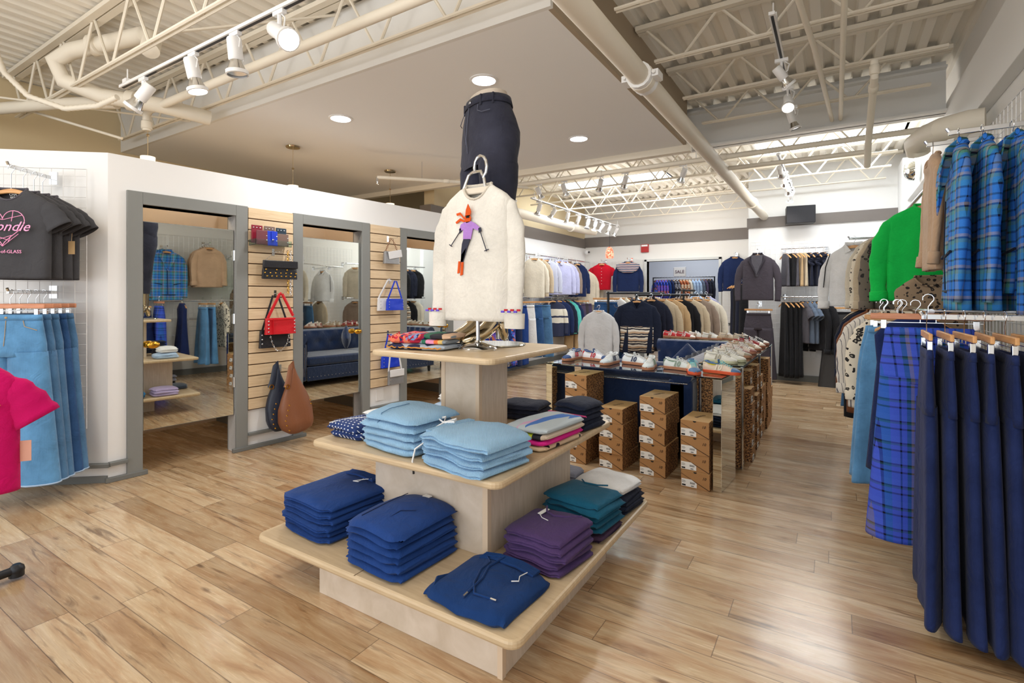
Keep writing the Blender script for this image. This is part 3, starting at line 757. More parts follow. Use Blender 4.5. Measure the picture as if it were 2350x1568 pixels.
def collar(o, mat, kind='shirt', W=.42, yo=0):
    zt = -.085
    for s_ in (-1, 1):
        m = MB()
        if kind == 'shirt':
            vs = [(s_*.070,-.012,zt+.012),(s_*.012,-.050,zt-.062),(s_*.060,-.062,zt-.085),(s_*.088,-.035,zt-.02)]
        elif kind == 'lapel':
            vs = [(s_*.072,-.014,zt+.012),(s_*.005,-.072,zt-.34),(s_*.085,-.070,zt-.17),(s_*.125,-.062,zt-.10),(s_*.095,-.045,zt-.03)]
        vs = [(x,y-yo*(1 if z < zt-.01 else 0),z) for x,y,z in vs]
        m.add(vs, [tuple(range(len(vs)))])
        m.build('lapel' if kind == 'lapel' else 'collar_wing', mat, o, smooth=0, solid=.006)
    m = MB(); m.tube([(s*.075*1.0, -.03*math.cos(s*1.4)+.03 if False else (.026 if abs(s) < .6 else -.004), zt+.012) for s in (-1,-.8,-.4,0,.4,.8,1)], .016, 6, flat=.5); m.build('collar_stand', mat, o)

# ---- trousers / skirts: origin at hook top of a clip hanger
def pants(name, label, cat, loc, rz, mat, L=1.0, waist=.17, hip=.20, hem=.13, dep=.05, group=None, hang=True, short=None, gap=.012,
          waistm=None, skirt=False, seed=0, pink=False, hgroup=None, HW=.38, drawstring=False, pockets=None, hemm=None, zoff=-.165):
    rnd = random.Random(seed+len(label)*3); ph = rnd.uniform(0,6)
    o = thing(name, label, cat, loc, rz, group); zt = zoff
    b = MB(); rings = []; cr = .27 if not skirt else L
    if skirt:
        for t in [0,.03,.08,.16,.26,.4,.55,.7,.82,.92,.98,1]:
            a = waist+(hip-waist)*min(1,t/.2)+(hem-hip)*max(0,(t-.2)/.8); d = dep*(.45+.6*t)
            rings.append(ring(a, d, zt-t*L, k=lambda x,y,t=t: (.006+.022*t)*math.sin(x*(26)+ph)*(1 if y<0 else .6), n=36,
                              zf=lambda x,y,t=t: .006*math.sin(x*20+ph)*t))
        b.loft(rings, False, False); b.build('body', mat, o, smooth=60, solid=.003)
    else:
        for t in [0,.05,.15,.3,.5,.7,.85,1]:
            a = waist+(hip-waist)*min(1,t*1.4); d = dep*(.5+.55*t)
            rings.append(ring(a, d, zt-t*cr, k=lambda x,y,t=t: .003*math.sin(x*30+ph)))
        b.loft(rings, False, False); b.build('seat', mat, o, smooth=60, solid=.003)
        for s_ in (-1,1):
            m = MB(); rr = []
            for t in [0,.06,.15,.28,.42,.56,.7,.82,.92,.98,1]:
                w0 = hip*.52; w = w0+(hem-w0)*t; cx = s_*(hip*.48+gap*.5+(hem*1.0+gap-hip*.48-gap*.5)*t)
                rr.append(ring(w, dep*(1.0+.1*t), zt-cr+.03-t*(L-cr+.03), cx=cx, k=lambda x,y,t=t: (.003+.008*t)*math.sin(x*22+ph+s_), n=24))
            m.loft(rr, False, False); lg = m.build('trouser_leg', mat, o, smooth=60, solid=.003)
            if hemm:
                e = MB(); e.tube([(x,y*1.02,z+.006) for x,y,z in rr[-1]], .005, 5, closed=True); e.build('frayed_hem', hemm, lg)
    wb = MB(); r = [(x*1.01,y*1.08,z) for x,y,z in ring(waist, dep*.5, zt)]
    r2 = [(x*1.03,y*1.12,z-.036) for x,y,z in ring(waist*1.01, dep*.55, zt)]
    wb.loft([r,r2], False, False); wb.build('waistband', waistm or mat, o, smooth=60, solid=.005)
    if pockets:
        m = MB()
        for s_ in (-1,1):
            m.tube([(s_*waist*.55,-dep*.62,zt-.038),(s_*waist*.62,-dep*.75,zt-.075),(s_*waist*.98,-dep*.55,zt-.10)], .0022, 5)
        m.tube([(0,-dep*.66,zt-.036),(.004,-dep*.9,zt-.12),(0,-dep*1.0,zt-.2)], .0018, 5)
        m.ball((0,-dep*.66,zt-.018), .009, 8, sy=.5); m.build('stitching_and_button', pockets, o)
    if drawstring:
        m = MB(); m.tube([(.0,-dep*.7,zt-.01),(-.02,-dep*.9,zt-.05),(-.015,-dep*.95,zt-.11)], .003, 5); m.tube([(.0,-dep*.7,zt-.01),(.02,-dep*.9,zt-.06),(.018,-dep*.95,zt-.09)], .003, 5); m.build('drawstring', M_white, o)
    if hang:
        hanger('wooden clip hanger gripping '+(short or label), tuple(Vector(loc)), rz, HW, clip=True, group=hgroup or group, pink=pink)
    return o

# ---- dress
def dress(name, label, cat, loc, rz, mat, L=1.1, W=.34, hem=.30, dep=.05, group=None, hang=True, short=None, seed=0, hgroup=None, sleeve=None, ruff=None):
    o = thing(name, label, cat, loc, rz, group); ph = seed
    b = MB(); rings = []
    for t in [0,.02,.06,.12,.2,.3,.4,.55,.7,.85,.95,1]:
        a = interp([(0,.06),(.06,W*.40),(.12,W*.5),(.3,W*.47),(1,hem)], t); d = dep*(.5+.8*t)
        rings.append(ring(a, d, -.095-t*L, k=lambda x,y,t=t: (.004+.022*t)*math.sin(x*34+ph)*(1 if y<0 else .6), n=36))
    b.loft(rings, False, False); b.build('body', mat, o, smooth=60, solid=.003)
    if sleeve:
        for s_ in (-1,1):
            m = MB(); m.tube([(s_*W*.42,0,-.15),(s_*W*.55,0,-.25),(s_*W*.6,0,-.15-sleeve)], [.05,.055,.05], 10, flat=.6, cap=False, up=(1,0,0)); m.build('sleeve', mat, o, solid=.003)
    if ruff:
        for s_ in (-1,1):
            m = MB(); m.tube([(s_*(W*.42+.02*math.sin(i*2.2)),-.02+.03*math.cos(i*1.7),-.13-i*.022) for i in range(9)], [.018+.012*(i%2) for i in range(9)], 7); m.build('ruffle', mat, o)
    if hang: hanger('wooden hanger inside '+(short or label), tuple(loc), rz, .36, group=hgroup or group)
    return o

# ---- folded clothes
def folded_mb(w, d, h, seed=0, layers=2, puff=.5, wob=.004, slump=.0, skew=0.0, wave=0.0, ws=0.0):
    m = MB(); rings = []; nx = 26; n = 36; sd = seed*3.7
    for i in range(nx+1):
        q = -1+2*i/nx; q = math.copysign(abs(q)**.6, q)*.998; x = q*w/2; e = abs(q)
        hh = max(.42, (1-e**12)**.5); dd = max(.88, (1-e**12)**.5)
        pr = []
        for j in range(n):
            t = 2*PI*j/n; cy, cz = math.cos(t), math.sin(t)
            y = d/2*sgp(cy,.34)*dd; z = h/2*sgp(cz,.66)*hh
            y -= sgp(cy,1)*.0045*(1+math.cos(2*PI*layers*(z/h+.5)+PI))*abs(cy) if layers > 1 else 0
            nz = noise.noise(Vector((x*7+sd, y*7, sd))); n2 = noise.noise(Vector((x*20+sd, y*20, z*30+sd*2)))
            n3 = noise.noise(Vector((x*4+ws, y*4, ws*1.3)))
            z2 = z+h/2+(nz*wob*1.4+n2*wob*.8)*(1 if cz > -.2 else .2)+wave*n3
            if cz > 0: z2 += puff*h*.2*(1-(2*abs(y)/d)**2)*(1-e**4)
            z2 -= slump*(e**3+(2*abs(y)/d)**4*.7)
            pr.append((x*(1+.03*nz)+skew*y+.010*noise.noise(Vector((y*6,sd,0))), y+nz*wob*1.6+.008*noise.noise(Vector((x*5,sd,3))), max(.0006, z2)))
        rings.append(pr)
    m.loft(rings, True, True)
    return m
def pile(n, name, labelf, cat, cx, cy, z0, w, d, h, rz, mats, group, jit=.009, seed=0, extra=None, slump=None, wave=None, **k):
    """n folded pieces; labelf(i) gives each label, 0 = top one"""
    z = z0; out = []
    for i in range(n):
        ti = n-1-i; rnd = random.Random(seed*31+i); f = (i+.0)/max(1, n-1)
        m = folded_mb(w*(1+rnd.uniform(-.03,.03)), d*(1+rnd.uniform(-.03,.03)), h, seed*13+i, slump=(slump or .010)*f+.001, wave=(.016 if wave is None else wave)*f, ws=seed*2.3, **k)
        mt = mats[ti % len(mats)] if isinstance(mats, list) else mats
        o = m.build(name, mt, loc=(cx+rnd.uniform(-jit,jit), cy+rnd.uniform(-jit,jit), z), rz=rz+rnd.uniform(-.035,.035), smooth=70)
        tag(o, labelf(ti), cat, group); out.append(o)
        z += h*.95
    return out[::-1], z

# colours
K = dict(
 charcoal=fab('charcoal',(72,72,76)), black=fab('black',(28,28,32)), ink=fab('ink',(34,38,56)), navy=fab('navy',(26,42,84)), navyd=fab('navyd',(28,36,58)),
 royal=fab('royal',(28,66,140)), jog=fab('jog',(18,58,116)), sweat=fab('sweat',(30,68,138)), purple=fab('purple',(84,62,112)), aub=fab('aub',(66,46,72)), teal=fab('teal',(20,92,122)),
 white=fab('white',(244,245,246)), cream=fab('cream',(232,224,206),'knit'), sweater=fab('sweater',(243,240,232),'knit'), cband=fab('cband',(230,222,208),'rib'),
 waffle=fab('waffle',(158,205,244),'waffle'), sky=fab('sky',(182,208,238)), pink=fab('pink',(214,6,104)), red=fab('red',(196,14,40)), green=fab('green',(20,206,86),'knit'),
 camel=fab('camel',(206,172,140),'knit'), beige=fab('beige',(206,188,160),'knit'), tan=fab('tan',(198,166,124)), brown=fab('brown',(128,78,48)), grey=fab('grey',(150,154,172)), taupe=fab('taupe',(150,132,118)),
 lilac=fab('lilac',(190,192,228)), oat=fab('oat',(226,216,196),'knit'), greyc=fab('greyc',(88,86,94)), steel=fab('steel',(98,112,132)), blazer=fab('blazer',(70,64,72)),
 denim=fab('denim',(92,148,196),'denim'), denimm=fab('denimm',(74,118,160),'denim'), denimd=fab('denimd',(42,82,132),'denim'), indigo=fab('indigo',(14,34,84),'denim'), jeansb=fab('jeansb',(40,50,72),'denim'), jeansk=fab('jeansk',(44,46,62),'denim'),
 plum=fab('plum',(84,74,104)), aqua=fab('aqua',(96,206,196)), lav=fab('lav',(196,180,224)), lapel=fab('lapel',(52,48,56)), turq=fab('turq',(60,150,200),'denim'), blouse=fab('blouse',(224,226,230)))
K['plaid'] = plaid('plaid', [(0,(60,132,226)),(.16,(34,44,76)),(.20,(90,170,206)),(.38,(176,166,164)),(.48,(34,40,70)),(.52,(84,150,134)),(.66,(56,126,222)),(.84,(34,40,70)),(.88,(126,150,190))],
                          [(0,(54,130,230)),(.24,(10,14,30)),(.31,(60,150,206)),(.50,(94,150,134)),(.62,(10,14,30)),(.68,(166,156,160)),(.78,(56,128,232)),(.93,(10,14,30))])
K['plaidp'] = plaid('plaidp', [(0,(76,96,214)),(.22,(24,30,60)),(.27,(76,92,216)),(.42,(36,84,100)),(.54,(136,124,128)),(.64,(80,96,220)),(.78,(24,30,56)),(.83,(44,104,176))],
                           [(0,(54,92,214)),(.3,(8,10,26)),(.38,(60,88,214)),(.58,(40,88,110)),(.66,(8,10,26)),(.73,(62,100,220))], px=.15, pz=.105)
K['leo'] = spots('leo',(150,128,104),(34,28,28),34,.34); K['leog'] = spots('leog',(110,100,90),(36,34,34),24,.36); K['leob'] = spots('leob',(226,216,196),(30,28,28),30,.36)
K['stripe'] = bands('stripe',[(0,(228,222,212)),(.72,(70,70,84)),(.84,(228,222,212))],.022,0,axis2=1)
K['bstripe'] = bands('bstripe',[(0,(214,218,234)),(.6,(150,156,186))],.012,0,axis2=1)
K['bluefl'] = patches('bluefl',[(34,44,120),(60,90,210),(120,90,200),(210,120,90),(30,60,160),(70,130,230)],22)
K['rust'] = patches('rust',[(170,90,50),(214,190,160),(90,60,50),(200,120,70)],26)
K['bwfl'] = patches('bwfl',[(30,30,40),(200,200,204),(40,40,50),(120,120,130)],30)
K['treeknit'] = bands('treeknit',[(0,(28,38,70)),(.45,(226,220,204)),(.62,(28,38,70)),(.68,(226,220,204)),(.9,(28,38,70))],.62,2,wob=.03)
K['fair'] = bands('fair',[(0,(36,48,92)),(.2,(226,220,214)),(.35,(36,48,92)),(.5,(190,60,60)),(.6,(226,220,214)),(.8,(36,48,92))],.05,2,wob=.012)
K['fairbw'] = bands('fairbw',[(0,(30,30,44)),(.2,(222,210,190)),(.35,(30,30,44)),(.5,(190,160,130)),(.75,(226,218,204))],.11,2,wob=.05)
K['orange'] = bands('orange',[(0,(226,110,70)),(.4,(240,230,214)),(.6,(60,40,40))],.05,2)
K['dotpj'] = dots('dotpj',(24,52,112),(236,240,246),.026,.17)
K['blank1'] = patches('blank1',[(186,198,206),(190,202,210),(180,192,200),(196,50,90),(70,120,200),(214,170,204),(90,176,120)],6,.08,(2.4,.5,1))
K['blank2'] = bands('blank2',[(0,(24,34,74)),(.4,(206,222,50)),(.55,(34,34,44)),(.7,(220,200,180))],.3,0,wob=.03)
K['blank3'] = bands('blank3',[(0,(232,20,150)),(.45,(244,130,110)),(.7,(214,150,206))],.5,0,wob=.03)
K['blank4'] = spots('blank4',(222,198,166),(34,30,40),16,.3,False)
K['scarf1'] = patches('scarf1',[(200,40,70),(40,40,90),(230,120,90),(150,20,60),(120,140,190)],40,.3)
K['scarf2'] = bands('scarf2',[(0,(236,150,190)),(.3,(240,120,60)),(.45,(236,200,120)),(.6,(140,150,160)),(.8,(40,120,90))],.16,0,wob=.05)
K['scarf3'] = spots('scarf3',(168,180,196),(30,36,74),9,.42,False)
K['scarf4'] = bands('scarf4',[(0,(140,150,158)),(.35,(40,110,84)),(.6,(30,30,40)),(.8,(226,190,160))],.3,0,wob=.1)
K['ombre'] = bands('ombre',[(0,(20,60,170)),(.35,(10,120,170)),(.55,(20,140,140)),(.8,(90,40,140)),(1,(160,50,60))],.5,1,mode='LINEAR')
# ------------------------------------------------------------------ tiered maple display
def slab(mb, x0, x1, y0, y1, z0, z1, r=.05):
    out = []
    for cx, cy, a0 in ((x1-r,y0+r,-90),(x1-r,y1-r,0),(x0+r,y1-r,90),(x0+r,y0+r,180)):
        for k in range(6): a = R(a0+k*18); out.append((cx+r*math.cos(a), cy+r*math.sin(a)))
    mb.prism(out, z0, z1, 'z')
TX0,TX1,TY0,TY1 = -2.41,-.90,1.455,2.92
disp = thing('tiered_display','pale maple three tier display table holding folded clothes and the mannequin','display table',(-1.65,2.2,0))
def D(mb, name, mat, **k):
    mb.v = [(x+1.65,y-2.2,z) for x,y,z in mb.v]; return mb.build(name, mat, disp, **k)
b = MB(); slab(b,TX0,TX1,TY0,TY1,.178,.212); D(b,'lower_shelf',M_mapletop,bevel=.011,smooth=0)
b = MB(); slab(b,-2.31,-1.13,1.69,2.93,.60,.632); D(b,'middle_shelf',M_mapletop,bevel=.01,smooth=0)
b = MB(); slab(b,-2.09,-1.30,1.89,2.70,1.066,1.096); D(b,'top_shelf',M_mapletop,bevel=.01,smooth=0)
b = MB().box(-2.03,-1.012,1.54,2.53,0,.178); D(b,'base_plinth',M_maple,smooth=0,bevel=.002)
b = MB().box(-1.03,-1.008,1.536,1.56,0,.178); D(b,'base_corner_strip',M_mapleedge,smooth=0)
b = MB().box(-2.02,-1.31,1.875,2.72,.212,.60); D(b,'middle_box',M_maple,smooth=0,bevel=.002)
b = MB().box(-1.335,-1.307,1.871,1.90,.212,.60); D(b,'middle_corner_strip',M_mapleedge,smooth=0)
b = MB().box(-1.855,-1.60,2.21,2.49,.632,1.066); D(b,'upper_column',M_maple,smooth=0,bevel=.002)
b = MB().box(-1.62,-1.597,2.207,2.235,.632,1.066); b.box(-1.857,-1.83,2.207,2.235,.632,1.066); D(b,'column_corner_strip',M_mapleedge,smooth=0)
b = MB().box(-1.70,-1.697,1.457,2.0,.2122,.2126); D(b,'shelf_joint',M_slot,smooth=0)

ordn = ['topmost','second from top','third from top','fourth from top','fifth from top','lowest','lowest','lowest']
def ol(i, n): return 'topmost' if i == 0 else ('bottom one' if i == n-1 else ['','second','third','fourth','fifth','sixth'][i]+' from top')
def stack(n, name, what, where, cat, c, z0, w, d, h, rz, mats, seed=0, **k):
    g = '%s stacked %s' % (what, where)
    return pile(n, name, lambda i: 'folded %s, %s in stack %s' % (what, ol(i,n), where), cat, c[0], c[1], z0, w, d, h, rz, mats, g, seed=seed, **k)
ZL, ZM, ZU = .2125, .6325, 1.0965
E4 = {}
ps,_ = stack(6,'folded_sweatpants','royal blue sweatpants','at left lower shelf corner','sweatpants',(-2.17,1.76),ZL,.40,.44,.034,R(-4),K['sweat'],1,layers=3)
m = MB(); 
for i in range(5): m.tube([(-.10+.004*i,.150-.012*i,.047),(0,.154-.012*i,.053),(.13,.150-.012*i,.047)],.006,6)
m.build('elastic_waist', K['sweat'], ps[0], smooth=60)
m = MB(); m.tube([(.06,.10,.046),(.08,.05,.049),(.05,.04,.049),(.09,.09,.052),(.11,.11,.05)],.0022,5); m.build('drawstring', M_white, ps[0])
ps,_ = stack(6,'folded_sweatshirt','deep blue sweatshirt','in front of middle box','sweatshirt',(-1.65,1.69),ZL,.35,.40,.037,R(-3),K['sweat'],2,layers=2,slump=.016)
m = MB(); m.tube([(-.10,-.15,.036),(-.095,0,.046),(-.10,.13,.042)],.0018,5); m.tube([(.02,-.16,.032),(.025,-.04,.047),(.08,.0,.046)],.0018,5); m.build('seam', K['navy'], ps[0])
m = MB(); m.box(-.02,.02,.145,.17,.039,.042); m.build('neck_label', M_paper, ps[0], smooth=0)
# loose joggers
jo = folded_mb(.38,.38,.045,5,layers=2,puff=.7,wob=.007,slump=.008).build('folded_joggers', K['jog'], loc=(-1.16,1.66,ZL), rz=R(-2), smooth=60)
tag(jo,'single folded navy joggers with long tied drawstring on the front corner','joggers')
m = MB()
for i in range(6): m.tube([(-.13,.165-.009*i,.047),(-.06,.175-.009*i,.054),(.05,.175-.009*i,.056),(.14,.165-.009*i,.047)],.0065,6)
m.build('elastic_waist', K['jog'], jo, smooth=60)
m = MB(); m.tube([(-.03,.16,.06),(-.10,.13,.058),(-.06,.10,.056),(-.055,.03,.058),(-.02,-.06,.057),(.02,-.11,.052),(.09,-.10,.05)],.0048,6); m.tube([(-.03,.16,.06),(-.04,.06,.059),(-.01,-.02,.059),(-.005,-.12,.052)],.0048,6); m.build('drawstring', K['jog'], jo, smooth=60)
m = MB(); m.tube([(.09,-.10,.05),(.115,-.099,.05)],.0055,6); m.tube([(-.005,-.12,.052),(-.004,-.145,.05)],.0055,6); m.build('cord_tip', M_chrome, jo)
m = MB(); m.tube([(.11,.12,.055),(.10,.08,.055),(.115,.05,.054),(.09,.035,.053)],.0022,5); m.build('tag_string', M_white, jo)
g = MB(); g.tube([(-.17,-.04,.02),(-.175,-.10,.034),(-.16,-.135,.03)],[.018,.02,.012],8,flat=.5); g.build('cuff', K['jog'], jo, smooth=60)
ps,_ = stack(5,'folded_tee','plum purple long sleeve tee','beside middle box','tee shirt',(-1.085,2.03),ZL,.30,.31,.033,R(-7),K['purple'],3,layers=3,wob=.007)
m = MB(); m.tube([(-.09,.12,.036),(-.05,.06,.041),(.0,.04,.042),(.05,.06,.041),(.10,.12,.036)],.005,6); m.build('neckband', K['purple'], ps[0])
m = MB(); m.box(-.075,-.055,.02,.09,.038,.041); m.tube([(-.065,.02,.042),(-.03,-.01,.042),(.01,-.02,.043)],.0018,5); m.build('swing_label', M_paper, ps[0], smooth=0)
ps,z = stack(2,'folded_tee','dark aubergine tee','under the teal tees','tee shirt',(-1.065,2.385),ZL,.29,.28,.022,R(-6),K['aub'],4,layers=2)
ps,_ = stack(5,'folded_tee','teal tee','behind purple tees','tee shirt',(-1.075,2.385),z,.31,.29,.030,R(-8),K['teal'],5,layers=2,wob=.006)
m = MB(); m.tube([(-.08,.12,.03),(-.04,.08,.034),(.03,.09,.034),(.07,.13,.03)],.004,6); m.build('neckband', K['teal'], ps[0])
ps,z = stack(4,'folded_tee','dark navy tee','under white tees','tee shirt',(-1.045,2.735),ZL,.25,.28,.026,R(-4),K['navyd'],6,layers=2)
stack(2,'folded_tee','white tee','at far lower shelf corner','tee shirt',(-1.085,2.735),z,.30,.29,.030,R(-6),K['white'],7,layers=1,wob=.006)
ps,z = stack(2,'folded_tee','black tee','under grey tees behind box','tee shirt',(-1.40,2.815),ZL,.2,.18,.022,0,K['black'],8)
stack(3,'folded_tee','pale grey tee','behind the middle box','tee shirt',(-1.40,2.82),z,.21,.18,.028,0,K['grey'],9,wob=.006)
# ombre scarf behind the sweatpants
ps,z = stack(2,'folded_scarf','blue to plum ombre scarf','left of the middle box','scarf',(-2.21,2.22),ZL,.30,.34,.045,R(6),K['ombre'],10,wob=.008)
stack(3,'folded_tee','lavender tee','on left end of lower shelf','tee shirt',(-2.22,2.58),ZL,.26,.26,.032,0,K['lav'],11)
stack(2,'folded_tee','slate blue tee','on far left lower shelf end','tee shirt',(-1.86,2.82),ZL,.24,.18,.03,0,K['steel'],12)
# middle shelf
ps,z = stack(2,'folded_pajamas','navy polka dot pajamas','on middle shelf left corner','pajamas',(-2.17,1.92),ZM,.24,.28,.045,R(-4),K['dotpj'],13)
m = MB(); m.tube([(-.06,-.15,.04),(-.02,-.06,.049),(.04,.02,.05),(.09,.06,.045)],.0025,5); m.build('piping', M_white, ps[0])
tw = folded_mb(.2,.16,.02,31).build('folded_tee', K['white'], loc=(-2.13,2.04,z+.0), rz=R(-4), smooth=60); tag(tw,'white folded tee with small letter resting on polka dot pajamas','tee shirt')
text('print','S',.035,M_inkb,tw,(.0,-.04,.027),(0,0,R(10)))
ps,z = stack(5,'folded_hoodie','light blue waffle knit hoodie','at front of middle shelf','hoodie',(-1.80,1.90),ZM,.38,.33,.040,R(-4),K['waffle'],14,layers=1,puff=.9,slump=.018)
for p in ps:
    m = MB(); m.tube([(-.05,-.152,.012),(-.05,-.148,.030),(-.045,-.10,.0445),(-.04,.02,.049)],.0018,5); m.build('seam', K['denimm'], p)
ps,z = stack(4,'folded_joggers','light blue waffle joggers','at near corner of middle shelf','joggers',(-1.37,1.87),ZM,.40,.36,.037,R(-9),K['waffle'],15,layers=3,puff=.8,wob=.007)
m = MB()
for i in range(4): m.tube([(-.172+.011*i,-.14,.035),(-.170+.011*i,0,.042),(-.172+.011*i,.13,.036)],.006,6)
m.build('elastic_waist', K['waffle'], ps[0], smooth=60)
m = MB(); cc = Vector((-.19,-.02,.045))
for a in ((-.04,.05,.02),(.03,.055,.02)): m.tube([tuple(cc),tuple(cc+Vector((a[0],a[1],.012))),tuple(cc+Vector((a[0]*1.6,a[1]*.4,.006))),tuple(cc)],.0055,6,flat=.5)
m.tube([tuple(cc),(-.20,-.06,.03),(-.205,-.10,.005),(-.19,-.13,-.02),(-.215,-.17,-.05),(-.215,-.186,-.10),(-.205,-.188,-.13)],.0045,6); m.tube([tuple(cc),(-.21,-.05,.01),(-.23,-.04,-.02)],.0045,6)
m.build('drawstring', M_white, ps[0], smooth=60)
m = MB(); m.tube([(-.205,-.188,-.13),(-.202,-.189,-.155)],.005,6); m.build('cord_tip', M_dark, ps[0])
zz = ZM; bl = [('blank4','tan and black spotted blanket, bottom of the bright blanket pile',.03),('blank3','magenta to coral folded blanket in the bright blanket pile',.03),('blank2','navy and lime folded blanket in the bright blanket pile',.03),('blank1','grey patchwork blanket with striped edge, top of bright pile',.034)]
for i,(k_,l,h) in enumerate(bl):
    o = folded_mb(.24,.40,h,40+i,layers=1,wob=.004).build('folded_blanket', K[k_], loc=(-1.265+.004*i,2.33-.004*i,zz), rz=R(-6), smooth=60); tag(o,l,'blanket'); zz += h*.93
    if i == 3:
        m = MB(); 
        for j in range(26): m.tube([(-.12+.009*j,.198,.024),(-.118+.009*j,.215,.022),(-.116+.009*j,.222,.016)],.003,5)
        m.build('fringe', fab('fringe',(226,60,140)), o)
stack(5,'folded_jeans','dark navy jeans','at right end of middle shelf','jeans',(-1.25,2.70),ZM,.20,.26,.032,R(-8),K['navyd'],17,layers=2)
stack(3,'folded_jeans','near black jeans','behind the upper column','jeans',(-1.62,2.73),ZM,.26,.24,.036,R(4),K['ink'],18,layers=2)
ps,z = stack(2,'folded_tee','powder blue tee','behind the column on left','tee shirt',(-2.08,2.62),ZM,.26,.24,.035,0,K['sky'],19)
stack(2,'folded_tee','soft white tee','on top of powder blue tees','tee shirt',(-2.07,2.64),z,.22,.20,.035,0,K['white'],20)
# top shelf scarves
zz = ZU
for i,(k_,l,w_,d_,h_,dx,dy) in enumerate((('scarf3','blue grey blob pattern scarf, bottom of the top shelf pile',.36,.26,.030,0,0),('scarf2','orange and pink striped scarf in the top shelf pile',.26,.16,.026,.05,-.01),('scarf4','green and black patterned scarf in the top shelf pile',.28,.2,.028,.05,.03),('scarf1','crumpled red and navy ruffled scarf on the top shelf',.22,.20,.05,-.07,-.02))):
    z_ = {0:ZU,1:ZU+.03,2:ZU+.055,3:ZU+.03}[i]
    o = folded_mb(w_,d_,h_,60+i,layers=1,puff=.6,wob=.012 if i==3 else .005).build('folded_scarf', K[k_], loc=(-1.885+dx,2.12+dy,z_), rz=R(8), smooth=60); tag(o,l,'scarf')
    if i == 3:
        m = MB()
        for r_ in range(7):
            m.tube([(-.10+.017*j,-.10+.03*r_+.010*math.sin(j*2.1+r_),.042+.012*math.cos(j*2.7+r_*2)-.01*abs(r_-3)*.4) for j in range(13)],.0045,5)
        m.build('ruffle', fab('ruffle_red',(206,40,60)), o)
    if i == 0:
        m = MB(); m.tube([(-.17+.018*j,-.132+.003*math.sin(j*2),.014+.004*math.cos(j*3)) for j in range(20)],.0035,5); m.build('edging', fab('edge_gold',(222,150,60)), o)

# ---- chrome stand with the ski sweater
SX, SY = -1.60, 2.20
st = thing('garment_stand','chrome T stand with round weighted base holding the white sweater','display stand',(SX,SY,ZU))
MB().lathe([(.10,0),(.102,.008),(.095,.016),(.07,.028),(.035,.036),(.018,.04),(.012,.05)],n=32).build('base', M_chrome, st)
MB().tube([(0,0,.04),(0,0,.80)],.011,12).build('pole', M_chrome, st)
m = MB(); pts = [(.018+.040*math.cos(R(a)),0,.965+.062*math.sin(R(a))) for a in (-60,-30,0,30,60,90,120,150,180,200)]
m.tube([(-.095,0,.86),(-.06,0,.93),(-.03,0,.945),(.02,0,.945),(.042,0,.90),(.05,0,.85)],.0085,8); m.tube([(.042,0,.895)]+pts,.0085,8); m.build('hanger_loop', M_chrome, st)
m = MB().prism([(-.19,.80),(-.08,.86),(.08,.86),(.19,.80),(.19,.775),(.08,.825),(-.08,.825),(-.19,.775)],-.01,.01); m.build('shoulder_form', plain('cream_form',(222,212,196),.6), st, bevel=.006)
sw = top('knit_sweater','white crew neck sweater with skier motif hanging on chrome stand','sweater',(SX-.0,SY-.0,2.058),0,K['sweater'],L=.70,W=.43,dep=.058,flare=1.0,drop=.085,hang=False,colm=K['cband'],slen=.67,splay=.03,sr=.062,ripple=.006,seed=3,neckw=.09)
for c in list(sw.children):
    if c.name.startswith('sleeve'):
        sx = 1 if sum(v.co.x for v in c.data.vertices) > 0 else -1
        m = MB(); m.tube([(sx*.248,-.03,-.765),(sx*.248,-.031,-.84)],[.058,.056],12,flat=.62,up=(1,0,0)); m.build('rolled_cuff', K['sweater'], c, smooth=60)
        m = MB(); 
        for j in range(6):
            m.cur = 0 if j % 2 else 1
            m.box(sx*.248-.055+j*.0185,sx*.248-.055+j*.0185+.0185,-.071,-.064,-.752-(.0 if j%2 else .008),-.742-(.0 if j%2 else .008))
        m.build('checked_trim', [fab('trim_red',(206,50,60)),fab('trim_blue',(110,90,220))], c, smooth=0)
# skier motif: little felt shapes worked into the knit
Y0 = -.064
mm = MB(); S_ = .00100
def sh(pts, cur, y=Y0, t=.004):
    mm.cur = cur; mm.prism([((x-ox*1000)*.00118+ox, (z-oz*1000)*.00118+oz+.012) for x, z in pts], y-t, y)
ox, oz = -.030, -.228
def P_(l): return [(x+ox*1000, z+oz*1000) for x, z in l]
sh(P_([(-2,-38),(24,-38),(30,-20),(26,-8),(13,16),(2,-10)]),0)                 # hat
sh(P_([(-6,-60),(-4,-36),(24,-34),(30,-48),(24,-64),(6,-68)]),0)               # scarf round neck
sh(P_([(-4,-46),(-30,-18),(-52,-22),(-48,-32),(-28,-30),(-10,-50)]),0)
sh(P_([(-6,-56),(-30,-44),(-56,-60),(-50,-68),(-30,-56),(-8,-64)]),0)
sh(P_([(4,-46),(22,-46),(22,-38),(4,-38)]),4,Y0-.004,.002)                     # goggles
sh(P_([(-6,-64),(30,-62),(52,-72),(76,-92),(70,-106),(40,-94),(28,-142),(-14,-138),(-12,-96),(-24,-100),(-34,-92),(-26,-72)]),1)  # jacket
sh(P_([(-12,-138),(26,-140),(10,-176),(-2,-206),(-14,-238),(-26,-238),(-24,-190),(-20,-160)]),2)   # trousers
sh(P_([(4,-176),(-4,-206),(-16,-240),(-28,-240),(-22,-206)]),2)
sh(P_([(-24,-240),(-12,-240),(-16,-296),(-30,-300)]),0); sh(P_([(-40,-236),(-28,-236),(-34,-288),(-46,-290)]),0)  # boots
sh(P_([(-36,-92),(-26,-88),(-22,-104),(-34,-112)]),2); sh(P_([(70,-96),(82,-92),(86,-108),(72,-116)]),2)
mm.cur = 2
def pp(x, z): return (x*.00118+ox, Y0-.003, z*.00118+oz+.012)
